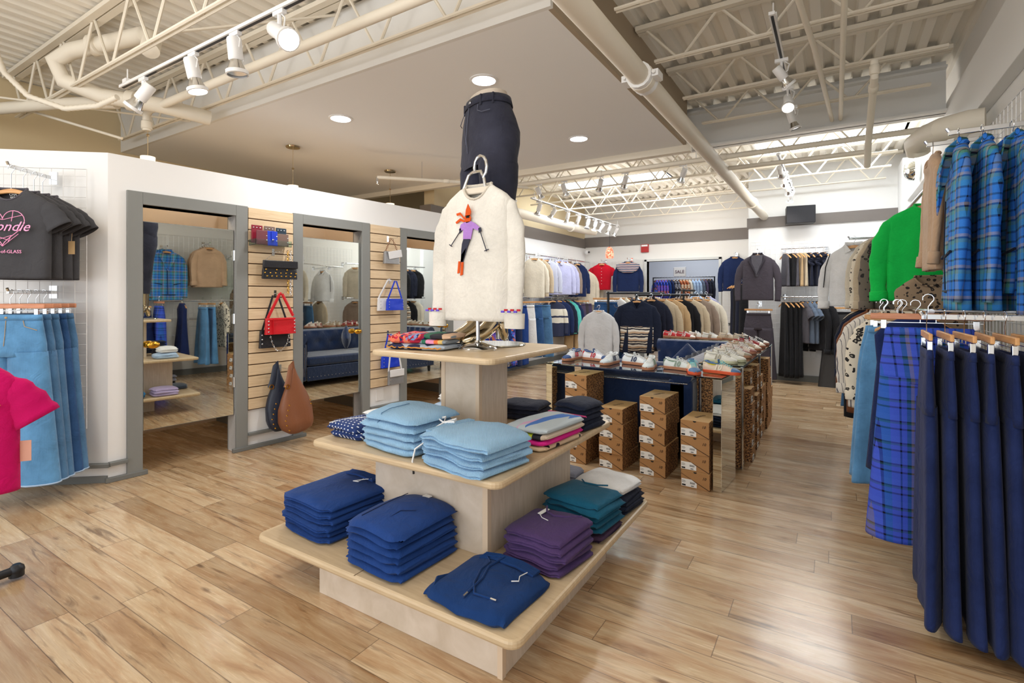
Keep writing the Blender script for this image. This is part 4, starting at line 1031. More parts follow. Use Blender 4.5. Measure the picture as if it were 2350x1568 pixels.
for p_, q_ in (((-32,-104),(-84,-166)),((-92,-158),(-76,-168)),((78,-106),(114,-198)),((102,-196),(124,-190))): mm.tube([pp(*p_),pp(*q_)],.0025,5)
mm.build('skier_motif', [fab('m_orange',(232,92,28),'knit'),fab('m_lilac',(190,140,226),'knit'),fab('m_char',(62,64,82),'knit'),K['white'],K['black']], sw, smooth=0)
MB().box(-.03,.03,.014,.018,-.115,-.10).build('neck_label', M_paper, sw, smooth=0)

# ---- mannequin legs in dark jeans
MX, MY = -1.70, 2.44
mn = thing('leg_mannequin','silver mannequin legs standing on the top shelf','mannequin',(MX,MY,ZU+.012),R(-28))
m = MB(); m.loft([ring(.150,.10,1.30,n=24,sq=.9),ring(.135,.09,1.37,n=24,sq=.9),ring(.128,.085,1.425,n=24,sq=.9)],False,True); m.build('waist', plain('mannequin_beige',(196,184,170),.45), mn)
for s_ in (-1,1):
    m = MB(); x = s_*.085
    m.tube([(x,0,.50),(x,0,.30),(x,.0,.20),(x,-.005,.12)],[.055,.044,.042,.042],14,cap=False)
    m.tube([(x,.0,.17),(x,-.02,.12),(x,-.08,.065),(x,-.15,.032),(x,-.21,.022)],[.042,.048,.046,.038,.016],14,flat=.95)
    m.tube([(x,.02,.14),(x,.045,.08),(x,.05,.012)],[.034,.028,.020],10)
    m.build('foot', M_goldchrome, mn, sub=1)
MB().tube([(0,.06,.02),(0,.06,.9)],.012,12).build('support_rod', M_chrome, mn)
pl = thing('mirror_base_plate','round mirrored base plate under the mannequin feet','base plate',(MX+.03,MY+.03,ZU))
MB().lathe([(.17,0),(.175,.004),(.172,.010)],n=40).build('plate', M_mirror, pl)
jn = thing('skinny_jeans','dark blue skinny jeans worn by the leg mannequin, brass button','jeans',(MX,MY,ZU+.012),R(-28))
m = MB(); rr = []
for z,a,b_,cy in ((1.385,.140,.098,0),(1.34,.152,.105,0),(1.27,.180,.118,.005),(1.19,.202,.128,.012),(1.12,.210,.124,.010),(1.05,.209,.120,.004),(1.0,.206,.112,0)):
    rr.append(ring(a,b_,z,cy=cy,n=36,sq=.92,k=lambda x,y,z=z: -.006*math.sin(z*80)*(abs(x)/.2) if z<1.12 else 0))
m.loft(rr,False,False); m.build('seat', K['jeansk'], jn, smooth=70)
for s_ in (-1,1):
    m = MB(); q = []
    for z,c,r_,r2 in ((1.09,.100,.085,.09),(1.0,.106,.098,.106),(.9,.110,.094,.100),(.75,.10,.078,.082),(.6,.094,.066,.07),(.45,.088,.056,.06),(.3,.085,.05,.054)):
        q.append(ring(r_,r2,z,cx=s_*c,n=24,sq=1.0,k=lambda x,y,z=z: .003*math.sin(z*60+x*40)))
    m.loft(q,False,False); m.build('trouser_leg', K['jeansk'], jn, smooth=70)
m = MB(); m.loft([ring(.145,.103,1.392,n=36,sq=.92),ring(.157,.110,1.345,n=36,sq=.92)],False,False); m.build('waistband', K['jeansk'], jn, smooth=60, solid=.004)
st_ = fab('stitch_grey',(96,100,118))
m = MB()
for s_ in (-1,1):
    m.tube([(s_*.075,-.098,1.338),(s_*.085,-.108,1.30),(s_*.12,-.102,1.28),(s_*.158,-.075,1.285)],.0022,5)
m.tube([(0,-.112,1.34),(.0,-.122,1.25),(-.004,-.126,1.16),(.0,-.12,1.08)],.0025,5); m.tube([(-.03,-.112,1.33),(-.03,-.122,1.22),(-.004,-.127,1.13)],.0018,5)
m.build('stitching', st_, jn)
m = MB()
for a in (-.09,.09,-.14,.14): m.cbox((a,-.108*math.sqrt(max(0,1-(a/.155)**2))-.003,1.36),(.012,.008,.06))
m.build('belt_loop', K['jeansk'], jn, smooth=0)
jn.scale = (1.16,1.1,1); mn.scale = (1.14,1.08,1)
MB().ball((.012,-.112,1.366),.011,10,sy=.5).build('button', plain('button_steel',(150,150,156),.3,1), jn)
# ------------------------------------------------------------------ glass consoles
def rot2(x,y,a): return (x*math.cos(a)-y*math.sin(a), x*math.sin(a)+y*math.cos(a))
TA = R(-4.5); TO = (-.668, 3.81)
gt = thing('glass_console','glass topped console on mirrored slab legs in front of the sofa arm','console table',(TO[0],TO[1],0),TA)
MB().box(-1.46,0,0,.40,.794,.804).build('glass_top', M_glass, gt, smooth=0)
for x0 in (-1.46,-.062): MB().box(x0,x0+.062,.004,.396,0,.793).build('leg', M_mirror, gt, smooth=0, bevel=.003)
g2 = thing('glass_console','long glass console with thin chrome frame beside the walkway','console table',(-.61,4.40,0))
MB().box(-.34,0,0,2.22,.818,.828).build('glass_top', M_glass, g2, smooth=0)
for yy in (.01,1.13,2.2):
    MB().tube([(-.33,yy,.012),(-.01,yy,.012),(-.01,yy,.806),(-.33,yy,.806)],.011,4,closed=True,M=None).build('leg', M_chrome, g2, smooth=0)
MB().box(-.335,-.005,0,2.21,.806,.817).build('rail', M_chrome, g2, smooth=0) if False else None
m = MB(); m.box(-.02,-.004,0,2.21,.804,.817); m.box(-.336,-.32,0,2.21,.804,.817); m.build('rail', M_chrome, g2, smooth=0)
g3 = thing('glass_console','far glass console behind the sofa carrying red and white sneakers','console table',(-2.05,7.05,0))
MB().box(0,1.15,0,.40,.796,.806).build('glass_top', M_glass, g3, smooth=0)
for x0 in (0,1.09): MB().box(x0,x0+.06,.004,.396,0,.795).build('leg', M_mirror, g3, smooth=0)
tag(MB().box(.0,.002,-.02,.03,.69,.73).build('emblem', M_inkb, loc=(TO[0]-1.45,TO[1]+.10,0)),'small dark emblem on the left leg of the near console','emblem') if False else None

# ------------------------------------------------------------------ shoe boxes
BW, BD, BH = .20, .335, .1205
def shoebox(label, x, y, z, rz, group, open_=True, detail=True):
    o = thing('shoe_box', label, 'shoe box', (x,y,z), rz, group)
    b = MB(); b.cur = 0; b.box(-BW/2,BW/2,0,BD,0,BH)
    b.m = [2,1,0,3,0,3]
    b.build('carton', [M_kraft, M_krafttop, M_kraft, M_kpat], o, smooth=0, bevel=.0015)
    f = MB(); f.prism([(-BW/2+.055,0),(BW/2-.004,0)] if False else [(-BW/2,BH*.80),(-BW/2,BH*.82),(BW/2,.006),(BW/2,.0)],-.0008,-.0002); f.build('flap_line', M_ink, o, smooth=0)
    if detail:
        l = MB().prism([(-BW/2+.004,.008),(-BW/2+.112,.008),(-BW/2+.112,.04),(-BW/2+.075,.062),(-BW/2+.004,.062)],-.0016,-.001); lb = l.build('size_label', M_paper, o, smooth=0)
        q = MB(); q.box(-BW/2+.008,-BW/2+.034,-.0022,-.0016,.012,.023)
        for i in range(7): q.box(-BW/2+.066+i*.005,-BW/2+.0685+i*.005,-.0022,-.0016,.030,.044)
        for i in range(3): q.box(-BW/2+.008,-BW/2+.03+.006*(i%2),-.0022,-.0016,.048-i*.006,.0495-i*.006)
        q.box(-BW/2+.072,-BW/2+.092,-.0022,-.0016,.014,.019)
        q.build('label_print', M_inkb, lb, smooth=0)
        n = MB().prism([(-.012+.012*(1-math.cos(R(a))),BH-.0105*math.sin(R(a))) for a in range(0,181,20)],-.0016,-.001); n.build('finger_notch', M_inkb, o, smooth=0)
        text('logo','10',.028,M_ink,o,(BW/2-.038,-.0012,BH-.038),(PI/2,0,0),ext=.0003,shear=.3,off=.0004)
    return o
def boxstack(n, x, y, rz, where, grp, top=True, jit=.006, detail=True, z0=0):
    for i in range(n):
        j = n-1-i
        o = shoebox('kraft shoe box, %s of %s' % (ol(j,n) if n > 1 else 'only one', where), x+random.uniform(-jit,jit), y+random.uniform(-jit,jit), z0+i*.1215, rz+random.uniform(-.02,.02), grp, detail=detail)
        if j == 0 and top:
            text('lid_lettering','EXOTO',.034,M_ink,o,(0.0,BD*.5,BH+.0008),(0,0,R(70)),ext=.0003,off=.0006)
bx = [(6,-1.815,3.87,'the six box stack at left under glass'),(4,-1.512,3.88,'the four box stack left of centre'),(5,-1.18,3.885,'the five box stack before the velvet sofa'),(4,-.843,3.80,'the four box stack beside mirrored leg')]
for n,x,y,wh in bx: boxstack(n,x,y,R(-2),wh,'shoe boxes under the near console')
hs = [6,5,6,4,6,5,4,6,5,3]
for i,h in enumerate(hs):
    boxstack(h, -.60+random.uniform(-.02,.05) if i else -.63, 4.53+i*.212, PI/2, 'the %s row stack along the walkway console'%wd[i], 'shoe boxes along the walkway console', detail=i<6)

# ------------------------------------------------------------------ sneakers
def sneaker(label, cat_pos, heading, upper, sole, accent, toe=None, lace=(236,236,236), lining=(236,232,224), group=None, tongue=None, mark='10', tilt=0, sc=1.0):
    x, y, z = cat_pos
    o = thing('sneaker', label, 'sneaker', (x,y,z), 0, group, rot=(0,tilt,heading)); o.scale=(sc,)*3
    def mm_(c, r=.6): return plain('shoe_%d_%d_%d'%c, c, r)
    mu, ms, ma = mm_(upper), mm_(sole,.55), mm_(accent)
    # plan outline half-widths along the length
    S = [(-.138,.004),(-.132,.022),(-.115,.031),(-.07,.033),(-.02,.032),(.03,.038),(.07,.044),(.10,.042),(.122,.032),(.134,.018),(.139,.004)]
    def hw(t): return interp(S, t)
    xs = [-.138,-.134,-.125,-.11,-.085,-.055,-.02,.015,.045,.075,.10,.118,.13,.138]
    m = MB(); top_ = [(t, hw(t)+.004) for t in xs]; out = [(a,b) for a,b in top_]+[(a,-b) for a,b in reversed(top_)]
    m.prism(out, 0, .024, 'z'); m.build('sole', ms, o, bevel=.004)
    H_ = [(-.138,.03),(-.13,.066),(-.115,.078),(-.085,.070),(-.055,.062),(-.02,.070),(.015,.078),(.045,.066),(.075,.052),(.10,.043),(.118,.038),(.13,.032),(.138,.025)]
    m = MB(); rr = []
    for t in xs:
        h = interp(H_, t); w = max(.003, hw(t)); r = []
        for j in range(16):
            a = PI*j/15; cx = math.cos(a); sn = math.sin(a)
            wtop = .55 if -.12 < t < .02 else .75
            yy = w*sgp(cx,.8)*(1-(1-wtop)*sn**2); r.append((t, yy, .020+(h-.020)*sgp(sn,.75)))
        rr.append(r)
    m.loft(rr, False, False, closed=False); m.build('upper', mu, o, smooth=70)
    m = MB(); m.loft([[(-.07+.050*math.cos(2*PI*j/16), .019*math.sin(2*PI*j/16), .073-.006*math.cos(2*PI*j/16)*-1+.004) for j in range(16)],[(-.07+.042*math.cos(2*PI*j/16), .014*math.sin(2*PI*j/16), .052) for j in range(16)]],False,True); m.build('lining', mm_(lining), o)
    m = MB(); m.tube([(-.07+.052*math.cos(2*PI*j/16), .021*math.sin(2*PI*j/16), .075+.004*math.cos(2*PI*j/16)*-1+(.008 if math.cos(2*PI*j/16)<-.5 else 0)) for j in range(16)],.0055,6,closed=True); m.build('collar', mu if not tongue else mm_(tongue), o)
    m = MB(); m.loft([[(-.022,-.017,.080),(-.022,.017,.080),(-.026,.014,.104),(-.026,-.014,.104)],[(-.016,-.018,.078),(-.016,.018,.078),(-.020,.015,.106),(-.020,-.015,.106)]]); m.build('tongue', mm_(tongue) if tongue else mu, o, smooth=0, bevel=.003)
    m = MB(); mt = mm_(toe) if toe else ma
    rr = []
    for t in (.085,.10,.118,.13,.1395):
        h = interp(H_, min(t,.138)); w = max(.003, hw(min(t,.138)))+.0012
        rr.append([(t, w*sgp(math.cos(PI*j/13),.8), .018+(h-.016)*sgp(math.sin(PI*j/13),.75)) for j in range(14)])
    m.loft(rr, False, False, closed=False); m.build('toe_cap', mt, o, smooth=70)
    m = MB()
    for i in range(6):
        t = -.008+i*.0155; h = interp(H_, t)
        m.tube([(t,-.021,h-.006),(t+.004,-.010,h+.0035),(t+.006,.010,h+.0035),(t+.002,.021,h-.006)],.0028,5)
    m.tube([(-.012,0,.088),(-.004,-.022,.094),(.014,-.030,.080),(.006,-.012,.086)],.0022,5); m.tube([(-.012,0,.088),(-.004,.024,.093),(.012,.034,.078),(.006,.012,.086)],.0022,5)
    m.build('laces', mm_(lace), o)
    for s_ in (-1,1):
        if mark: text('side_mark', mark, .058, ma, o, (-.015 if s_<0 else -.01, s_*(hw(0)*.92+.003), .046), (PI/2-.35,0,0 if s_<0 else PI) if s_<0 else (PI/2-.35,0,PI), ext=.0012, off=.0018, shear=.2)
    m = MB(); m.loft([[(t, s*1.0, z_) for t, s, z_ in ((-.1385,-.014,.03),(-.1385,.014,.03),(-.134,.012,.076),(-.134,-.012,.076))],[(t+.014, s*1.5, z_) for t, s, z_ in ((-.1385,-.014,.03),(-.1385,.014,.03),(-.134,.012,.072),(-.134,-.012,.072))]]); m.build('heel_tab', ma, o, smooth=0, bevel=.002)
    return o
gum=(176,122,92)
def nt(u,v,z=.806): p = fl_at(u,v,z); return (p[0],p[1],z)
near = [((1312,826),(1352,829),dict(upper=(226,228,234),sole=gum,accent=(190,30,50),toe=(28,66,120),lace=(225,232,240),tongue=(40,74,130)),'navy toed sneaker with red side mark'),
        ((1398,836),(1446,839),dict(upper=(222,228,232),sole=gum,accent=(30,44,84),toe=(196,208,216)),'white sneaker with navy side mark'),
        ((1490,846),(1546,851),dict(upper=(216,224,224),sole=gum,accent=(132,152,136),toe=(206,216,218),lining=(150,180,160)),'pale grey sneaker with sage side mark'),
        ((1588,856),(1641,860),dict(upper=(226,206,188),sole=(222,90,50),accent=(236,226,206),toe=(84,120,164),lace=(120,206,214),lining=(226,214,60),tongue=(90,126,168)),'peach and blue sneaker with aqua laces')]
for i,(a,b,kw,l) in enumerate(near):
    g = 'sneakers on the near console'
    pa = nt(*a); pb = nt(*b); pa = (pa[0],pa[1]+.02,pa[2]); pb = (pb[0]+.03,pb[1]+.08,pb[2])
    sneaker(l+', toe to the camera', pa, R((-98,-96,-84,-68)[i]), group=g, **kw)
    sneaker(l+', lying beside it side on', pb, R(-12), group=g, **kw)
row2 = [(4.52,dict(upper=(226,226,216),sole=(206,208,176),accent=(170,164,146),toe=(226,226,218)),'cream sneaker with thick pale sole'),
        (4.86,dict(upper=(222,216,204),sole=(190,140,110),accent=(160,150,130)),'off white sneaker with tan mark'),
        (5.22,dict(upper=(220,206,194),sole=(180,124,100),accent=(150,96,84)),'blush sneaker with brown mark'),
        (5.58,dict(upper=(176,156,130),sole=(180,120,90),accent=(222,212,196)),'taupe sneaker with pale mark'),
        (5.94,dict(upper=(150,40,44),sole=(176,110,80),accent=(236,226,210)),'dark red sneaker with white mark'),
        (6.30,dict(upper=(38,36,38),sole=(170,110,84),accent=(232,228,220)),'black sneaker with white mark')]
for y,kw,l in row2:
    sneaker(l+', first of its pair on walkway console', (-.80,y,.829), R(-14), group='sneakers on the walkway console', **kw)
    sneaker(l+', second of its pair on walkway console', (-.76,y+.14,.829), R(-6), group='sneakers on the walkway console', **kw)
row3 = [(1558,dict(upper=(186,24,36),sole=gum,accent=(236,232,226)),'red sneaker with white mark'),(1617,dict(upper=(222,220,212),sole=gum,accent=(150,120,84),mark='|||'),'white three stripe sneaker'),(1690,dict(upper=(196,180,158),sole=gum,accent=(170,150,126)),'sand suede sneaker')]
for u,kw,l in row3:
    x = ux(u,7.2)
    sneaker(l+', left one on the far console', (x-.10,7.22,.807), R(-20 if u > 1600 else -20), group='sneakers on the far console', **kw)
    sneaker(l+', right one on the far console', (x+.10,7.15,.807), R(-12), group='sneakers on the far console', **kw)

# ------------------------------------------------------------------ velvet sofa (looks toward the mirrors, -x)
X0,X1,Y0_,Y1_ = -1.98,-.99,4.36,6.92
so = thing('velvet_sofa','navy velvet tufted sofa with silver nailhead trim facing the mirrors','sofa',(X0,Y0_,0)); SW, SL = X1-X0, Y1_-Y0_
def tuft(mb, w, h, place, nx, nz, dep=.03, th=.10):
    # tufted panel: (u across 0..w, v up 0..h) -> place(u, v, out)
    gx, gz = nx*8, nz*8; vs = []; fs = []
    for j in range(gz+1):
        for i in range(gx+1):
            u, v = i/gx*nx, j/gz*nz; d = 9
            for a in range(-1, nx+2):
                for b in range(-1, nz+2):
                    cxx = a+.5*(b%2); d = min(d, math.hypot(u-cxx, v-b))
            out = -dep*math.exp(-(d/.28)**2)
            vs.append(place(i/gx*w, j/gz*h, out))
    for j in range(gz):
        for i in range(gx): k = j*(gx+1)+i; fs.append((k,k+1,k+gx+2,k+gx+1))
    mb.add(vs, fs)
b = MB().box(.06,SW-.02,.02,SL-.02,.10,.34); b.build('base', M_navyv, so, bevel=.03)
def arm(y0, y1, inner):
    m = MB(); m.box(.0,SW-.05,y0,y1,.10,.66); a = m.build('arm', M_navyv, so, bevel=.02)
    r = MB(); yc = (y0+y1)/2; r.tube([(-.01,yc,.73),(.3,yc,.73),(SW-.1,yc,.73)],.085,18); r.build('arm_roll', M_navyv, a)
    t = MB(); tuft(t, SW-.2, .40, lambda u,v,o_: (.05+u, inner+(o_+.035)*(1 if inner < SL/2 else -1), .40+v), 5, 2); t.build('tufting', M_navyv, a, smooth=80)
    return a
a1 = arm(0,.17,.17); a2 = arm(SL-.17,SL,SL-.17)
m = MB(); m.box(SW-.20,SW,.0,SL,.10,.68); bk = m.build('back', M_navyv, so, bevel=.02)
m = MB(); m.tube([(SW-.09,.0,.73),(SW-.09,SL,.73)],.09,18); m.build('back_roll', M_navyv, bk)
t = MB(); tuft(t, SL-.34, .40, lambda u,v,o_: (SW-.21-(o_+.03), .17+u, .40+v), 9, 2); t.build('tufting', M_navyv, bk, smooth=80)
for i in range(2):
    c = MB(); w = (SL-.36)/2; c.box(.0,SW-.22,.18+i*w+.004,.18+(i+1)*w-.004,.32,.46); c.build('seat_cushion', M_navyv, so, bevel=.035)
m = MB(); m.box(-.02,.0,.17,SL-.17,.10,.31); m.build('front_rail', M_navyv, so, bevel=.008)
nh = MB()
for i in range(70): nh.ball((.02+i*.0135,-.026,.655),.007,6)
for i in range(36): nh.ball((-.024,.20+i*.0617,.16),.006,6); 
for s_ in (.13,SL-.13):
    for i in range(26): nh.ball((-.004,s_,.18+i*.017),.0055,6)
nh.build('nailheads', M_chrome, so)
for x_ in (.06,SW-.1):
    for y_ in (.08,SL-.08): MB().lathe([(.022,0),(.03,.10)],(x_,y_,0),12).build('foot', M_dark, so)
for i,(x,y,a,l) in enumerate(((-1.32,5.6,R(30),'navy velvet cushion standing on its corner on the sofa seat'),)):
    m = MB(); rr = []
    for k in range(9):
        t = -1+k/4; d = .075*math.sqrt(max(0,1-t*t))+.004
        rr.append([(t*.155, sgp(math.cos(2*PI*j/20),.35)*0+d*math.sin(2*PI*j/20)*1.0, .155*math.cos(2*PI*j/20)) for j in range(20)])
    m.loft(rr); o = m.build('throw_cushion', M_navyv, loc=(x,y,.665), rot=(0 if i else 0,R(45),a), smooth=80); tag(o,l,'cushion')

# ------------------------------------------------------------------ bags on the slatwall strips
def wpos(u, v, off=.05):
    l = (u-1175)/F_; dx, dy = l*CA-SA, l*SA+CA
    n = (math.cos(WANG), -math.sin(WANG)); base = (-4.56+n[0]*off, 1.616+n[1]*off)
    t = (base[0]*n[0]+base[1]*n[1])/(dx*n[0]+dy*n[1]); X, Y = dx*t, dy*t
    return ((X+4.56)*math.sin(WANG)+(Y-1.616)*math.cos(WANG), CAMH+(680-v)/F_*t)
def wthing(name, label, cat, t, z, off=.05, group=None, tilt=0):
    o = thing(name, label, cat, group=group); o.matrix_world = WM @ Matrix.Translation((off,t,z)) @ Matrix.Rotation(PI/2+tilt,4,'Z'); return o
lea = lambda n,c: plain('leather_'+n, c, .42, bump=.12, bscale=90)
LB, LR, LBR, LNV, LBL, LW, LS = lea('black',(30,30,36)), lea('red',(204,20,34)), lea('brown',(134,84,56)), lea('navy',(34,42,60)), lea('blue',(18,60,206)), lea('white',(228,228,230)), plain('silver_leather',(150,150,152),.35,.5,bump=.3,bscale=160)
LBG, LTP, LDN = lea('burgundy',(140,24,48)), lea('taupe',(122,98,90)), lea('dark_teal',(34,56,74))
def bagbody(o, w, h, d, mat, name='body', z=0, taper=.94, wob=.006, seed=0):
    m = MB(); rr = []
    for i in range(9):
        t = i/8; a = w/2*(1-(1-taper)*t); dd = d/2*(1-.35*t)
        rr.append(ring(a, dd, z-h/2+h*t, n=28, sq=.35, k=lambda x,y,t=t: wob*noise.noise(Vector((x*20,t*4,seed)))*(1 if y<0 else -1)))
    m.loft(rr); return m.build(name, mat, o, smooth=55, bevel=.003)
def studs(o, pts, r=.006, y=-.03, mat=None):
    m = MB()
    for x, z in pts: m.ball((x,y,z), r, 8, sy=.5)
    m.build('studs', mat or M_chrome, o)
def strap(o, pts, w=.012, mat=None, name='strap', flat=.25):
    MB().tube(pts, w, 6, flat=flat).build(name, mat, o, smooth=60)
def chain(o, pts, r=.006, mat=None, name='chain', step=.018):
    m = MB(); P = [Vector(p) for p in pts]; k = 0
    for a, b in zip(P, P[1:]):
        L = (b-a).length; n = max(1, int(L/step)); d = (b-a).normalized()
        s = d.orthogonal().normalized(); s2 = d.cross(s)
        for i in range(n):
            c = a.lerp(b, (i+.5)/n); e = s if k % 2 else s2; k += 1
            m.tube([tuple(c+d*step*.62*math.cos(q)+e*r*math.sin(q)) for q in [R(x) for x in range(0,360,60)]], r*.32, 5, closed=True)
    m.build(name, mat or M_brass, o)
def hook(label, t, z, L=.16):
    o = wthing('slatwall_hook', label, 'hook', t, z, .024); m = MB(); m.box(-.012,.012,-.004,0,-.035,.03); m.tube([(0,-.004,0),(0,-L,.0),(0,-L-.012,.014)],.003,6); m.build('arm', M_chrome, o)
# acrylic tray of six wallets
t,z = wpos(618,565,.06)
o = wthing('acrylic_tray','clear acrylic tray of wallets high on the first slatwall strip','tray',t,z,.024); m = MB(); m.box(-.17,.17,-.12,-.002,-.004,0); m.box(-.17,.17,-.12,-.117,0,.05); m.box(-.17,-.167,-.12,0,0,.05); m.box(.167,.17,-.12,0,0,.05); m.build('tray', M_glass, o, smooth=0)
for i,(dx,dz,y,w,h,mt,l) in enumerate(((-.115,.10,.05,.10,.16,LBG,'burgundy studded wallet at the back left of tray'),(0,.10,.05,.10,.16,LTP,'taupe studded wallet in the middle back of tray'),(.112,.10,.05,.10,.15,LDN,'dark teal studded wallet in the back right of tray'),(-.095,.066,.10,.10,.13,lea('wine',(118,60,70)),'translucent wine card pouch at front left of tray'),(.0,.066,.10,.095,.135,LBL,'bright blue snap wallet at front centre of tray'),(.10,.058,.10,.11,.115,LTP,'taupe snap wallet at front right of tray'))):
    q = wthing('wallet',l,'wallet',t+dx,z+dz,y+.012,group='wallets in the acrylic tray'); bagbody(q,w,h,.02,mt,taper=1,wob=.001)
    studs(q,[(w*.5*f,h*.36) for f in (-.7,-.1,.5)] if i < 3 else [(w*.4,.02),(w*.4,-.02)],.006,-.012)
    if i == 4: MB().box(-.014,.014,-.016,-.010,-.02,h/2).build('snap_tab', LBL, q, bevel=.002); studs(q,[(0,-.012)],.008,-.018)
# clutch
t,z = wpos(641,620,.08); hook('chrome hook holding the black studded clutch',t-.03,z+.17)
o = wthing('clutch_bag','black studded fold over clutch hanging by thin chain','handbag',t,z,.09); bagbody(o,.34,.17,.035,LB)
MB().box(-.165,.165,-.030,-.018,.015,.085).build('flap', LB, o, bevel=.008)
studs(o,[(-.15+.05*i,-.03) for i in range(7)]+[(-.13+.045*i,-.06) for i in range(7)]+[(-.14+.1*i,-.0) for i in range(3)],.0075,-.022,M_brass)
chain(o,[(-.15,-.01,.08),(-.04,.0,.165),(.0,-.01,.17),(.15,-.01,.08)],.003,M_chrome,step=.012)
o2 = wthing('chain_strap','long tortoise and silver chain strap hanging beside the clutch','chain',t+.10,z,.05); chain(o2,[(0,0,.19),(.004,0,-.22)],.009,M_brass,step=.022); chain(o2,[(.03,0,.19),(.03,0,-.24)],.008,M_chrome,name='silver_chain',step=.02)
# red bag and black bag behind
t,z = wpos(641,748,.10); hook('chrome hook holding the red shoulder bag',t+.0,z+.30)
o = wthing('shoulder_bag','red leather shoulder bag with silver studs at both ends','handbag',t,z,.12); bagbody(o,.29,.15,.05,LR,taper=.97)
MB().tube([(-.135,-.03,.06),(.13,-.03,.065)],.004,6).build('zip', LR, o); MB().box(-.085,-.08,-.034,-.02,-.07,.07).build('zip_pull', LR, o); studs(o,[(x,zz) for x in (-.125,.125) for zz in (-.05,-.018,.014,.046)],.0075,-.03)
strap(o,[(-.12,0,.075),(-.01,0,.29),(.0,.0,.30),(.02,0,.29),(.125,0,.09)],.014,LR)
o = wthing('shoulder_bag','black leather bag with chain behind and below the red bag','handbag',t-.02,z-.12,.06); bagbody(o,.30,.16,.04,LB); studs(o,[(x,zz) for x in (-.13,.13) for zz in (-.04,.0,.04)],.0075,-.024)
strap(o,[(-.12,0,.08),(-.02,0,.40),(.03,0,.40),(.10,0,.2),(.14,0,.08)],.010,LB); chain(o,[(-.06,-.03,.03),(-.04,-.035,-.05),(.0,-.035,-.11),(.05,-.035,-.11),(.10,-.035,-.05),(.12,-.03,.04)],.006,M_chrome)
# hobos
t,z = wpos(660,915,.14); hook('chrome hook holding the brown and navy hobo bags',t-.01,z+.28,.2)
def hobo(label, t, z, off, w, h, mat, sd):
    o = wthing('hobo_bag',label,'handbag',t,z,off); m = MB(); rr = []
    for i in range(15):
        s = i/14; zz = -h/2+h*s
        a = w/2*interp([(0,.5),(.07,.82),(.2,1.0),(.42,1.0),(.6,.80),(.76,.5),(.9,.2),(1,.07)],s); d = .085*interp([(0,.5),(.15,1),(.5,.7),(.9,.25),(1,.15)],s)
        cx = w*.10*(1-s)
        rr.append(ring(a,d,zz-.03*math.sin(s*3),cx=cx,n=32,sq=.8,k=lambda x,y,s=s: .012*math.sin(x*34+s*5+sd)*(1-s)))
    m.loft(rr); m.build('body',mat,o,smooth=70)
    MB().tube([(0,0,h/2-.02),(-.01,0,h/2+.06),(-.03,0,h/2+.02),(-.06,-.02,h/2-.10),(-.085,-.03,h/2-.17)],[.014,.014,.02,.026,.03],8,flat=.4).build('strap',mat,o)
    MB().tube([(-.085+.02*math.cos(q),-.045,h/2-.16+.02*math.sin(q)) for q in [R(x) for x in range(0,360,40)]],.004,6,closed=True).build('ring',M_brass,o)
    studs(o,[(-w*.36+.012*abs(i-3),-h*.04-.045*i) for i in range(5)]+[(-w*.25,-h*.42)],.008,-.075,M_brass); studs(o,[(w*.42,-h*.02),(w*.44,-h*.08)],.008,-.05,M_brass)
    return o
hobo('slouchy navy leather hobo bag behind the brown one',t-.07,z+.0,.10,.26,.58,LNV,2)
hobo('slouchy brown leather hobo bag with brass studs on slatwall',t+.02,z-.01,.21,.33,.60,LBR,0)
# second strip
t,z = wpos(897,592,.08); hook('chrome hook holding the silver flap bag',t,z+.22)
o = wthing('flap_bag','silver bag with white flap on tortoise chain','handbag',t,z,.09); bagbody(o,.22,.14,.06,LS); MB().box(-.06,.125,-.045,-.028,-.01,.075,Matrix.Rotation(-.2,4,'Y')).build('flap',LW,o,bevel=.004)
chain(o,[(-.09,0,.06),(-.01,0,.22)],.009,LBR,step=.024); chain(o,[(.10,0,.06),(.01,0,.22)],.009,LBR,name='chain_right',step=.024)
t,z = wpos(902,699,.09); hook('chrome hook holding the blue crossbody bag',t,z+.27)
o = wthing('crossbody_bag','cobalt blue crossbody bag with silver studs','handbag',t+.01,z,.11); bagbody(o,.24,.13,.05,LBL); studs(o,[(x,zz) for x in (-.10,.10) for zz in (-.03,0,.03)],.006,-.028); strap(o,[(-.10,0,.06),(0,0,.27),(.02,0,.27),(.10,0,.07)],.011,LBL)
o = wthing('crossbody_bag','white crossbody bag tucked behind the cobalt one','handbag',t-.09,z,.05); bagbody(o,.20,.14,.04,LW); studs(o,[(-.07,zz) for zz in (-.04,0,.04)],.006,-.024); strap(o,[(-.09,0,.06),(.05,0,.28),(.10,0,.27)],.011,LW)
t,z = wpos(900,830,.09); hook('chrome hook with long blue and white straps',t-.01,z+.32)
o = wthing('crossbody_bag','royal blue bag with white strap below display shelf level','handbag',t-.01,z,.07); bagbody(o,.26,.13,.05,LBL); studs(o,[(-.11,zz) for zz in (-.04,0,.04)],.006,-.028); strap(o,[(-.10,0,.06),(-.03,0,.31),(.01,0,.31),(.10,0,.06)],.011,LBL)
t2,z2 = wpos(905,865,.12)
o = wthing('crossbody_bag','grey studded clutch with white flap, lowest on second slatwall strip','handbag',t2,z2,.14); bagbody(o,.22,.16,.05,LS); MB().box(-.10,.10,-.036,-.022,.01,.09).build('flap',LW,o,bevel=.005); studs(o,[(-.09,-.02),(-.09,-.06)],.006,-.028)
strap(o,[(-.10,0,.07),(-.05,0,z+.31-z2),(.0,0,z+.31-z2),(.09,0,.07)],.011,LW)
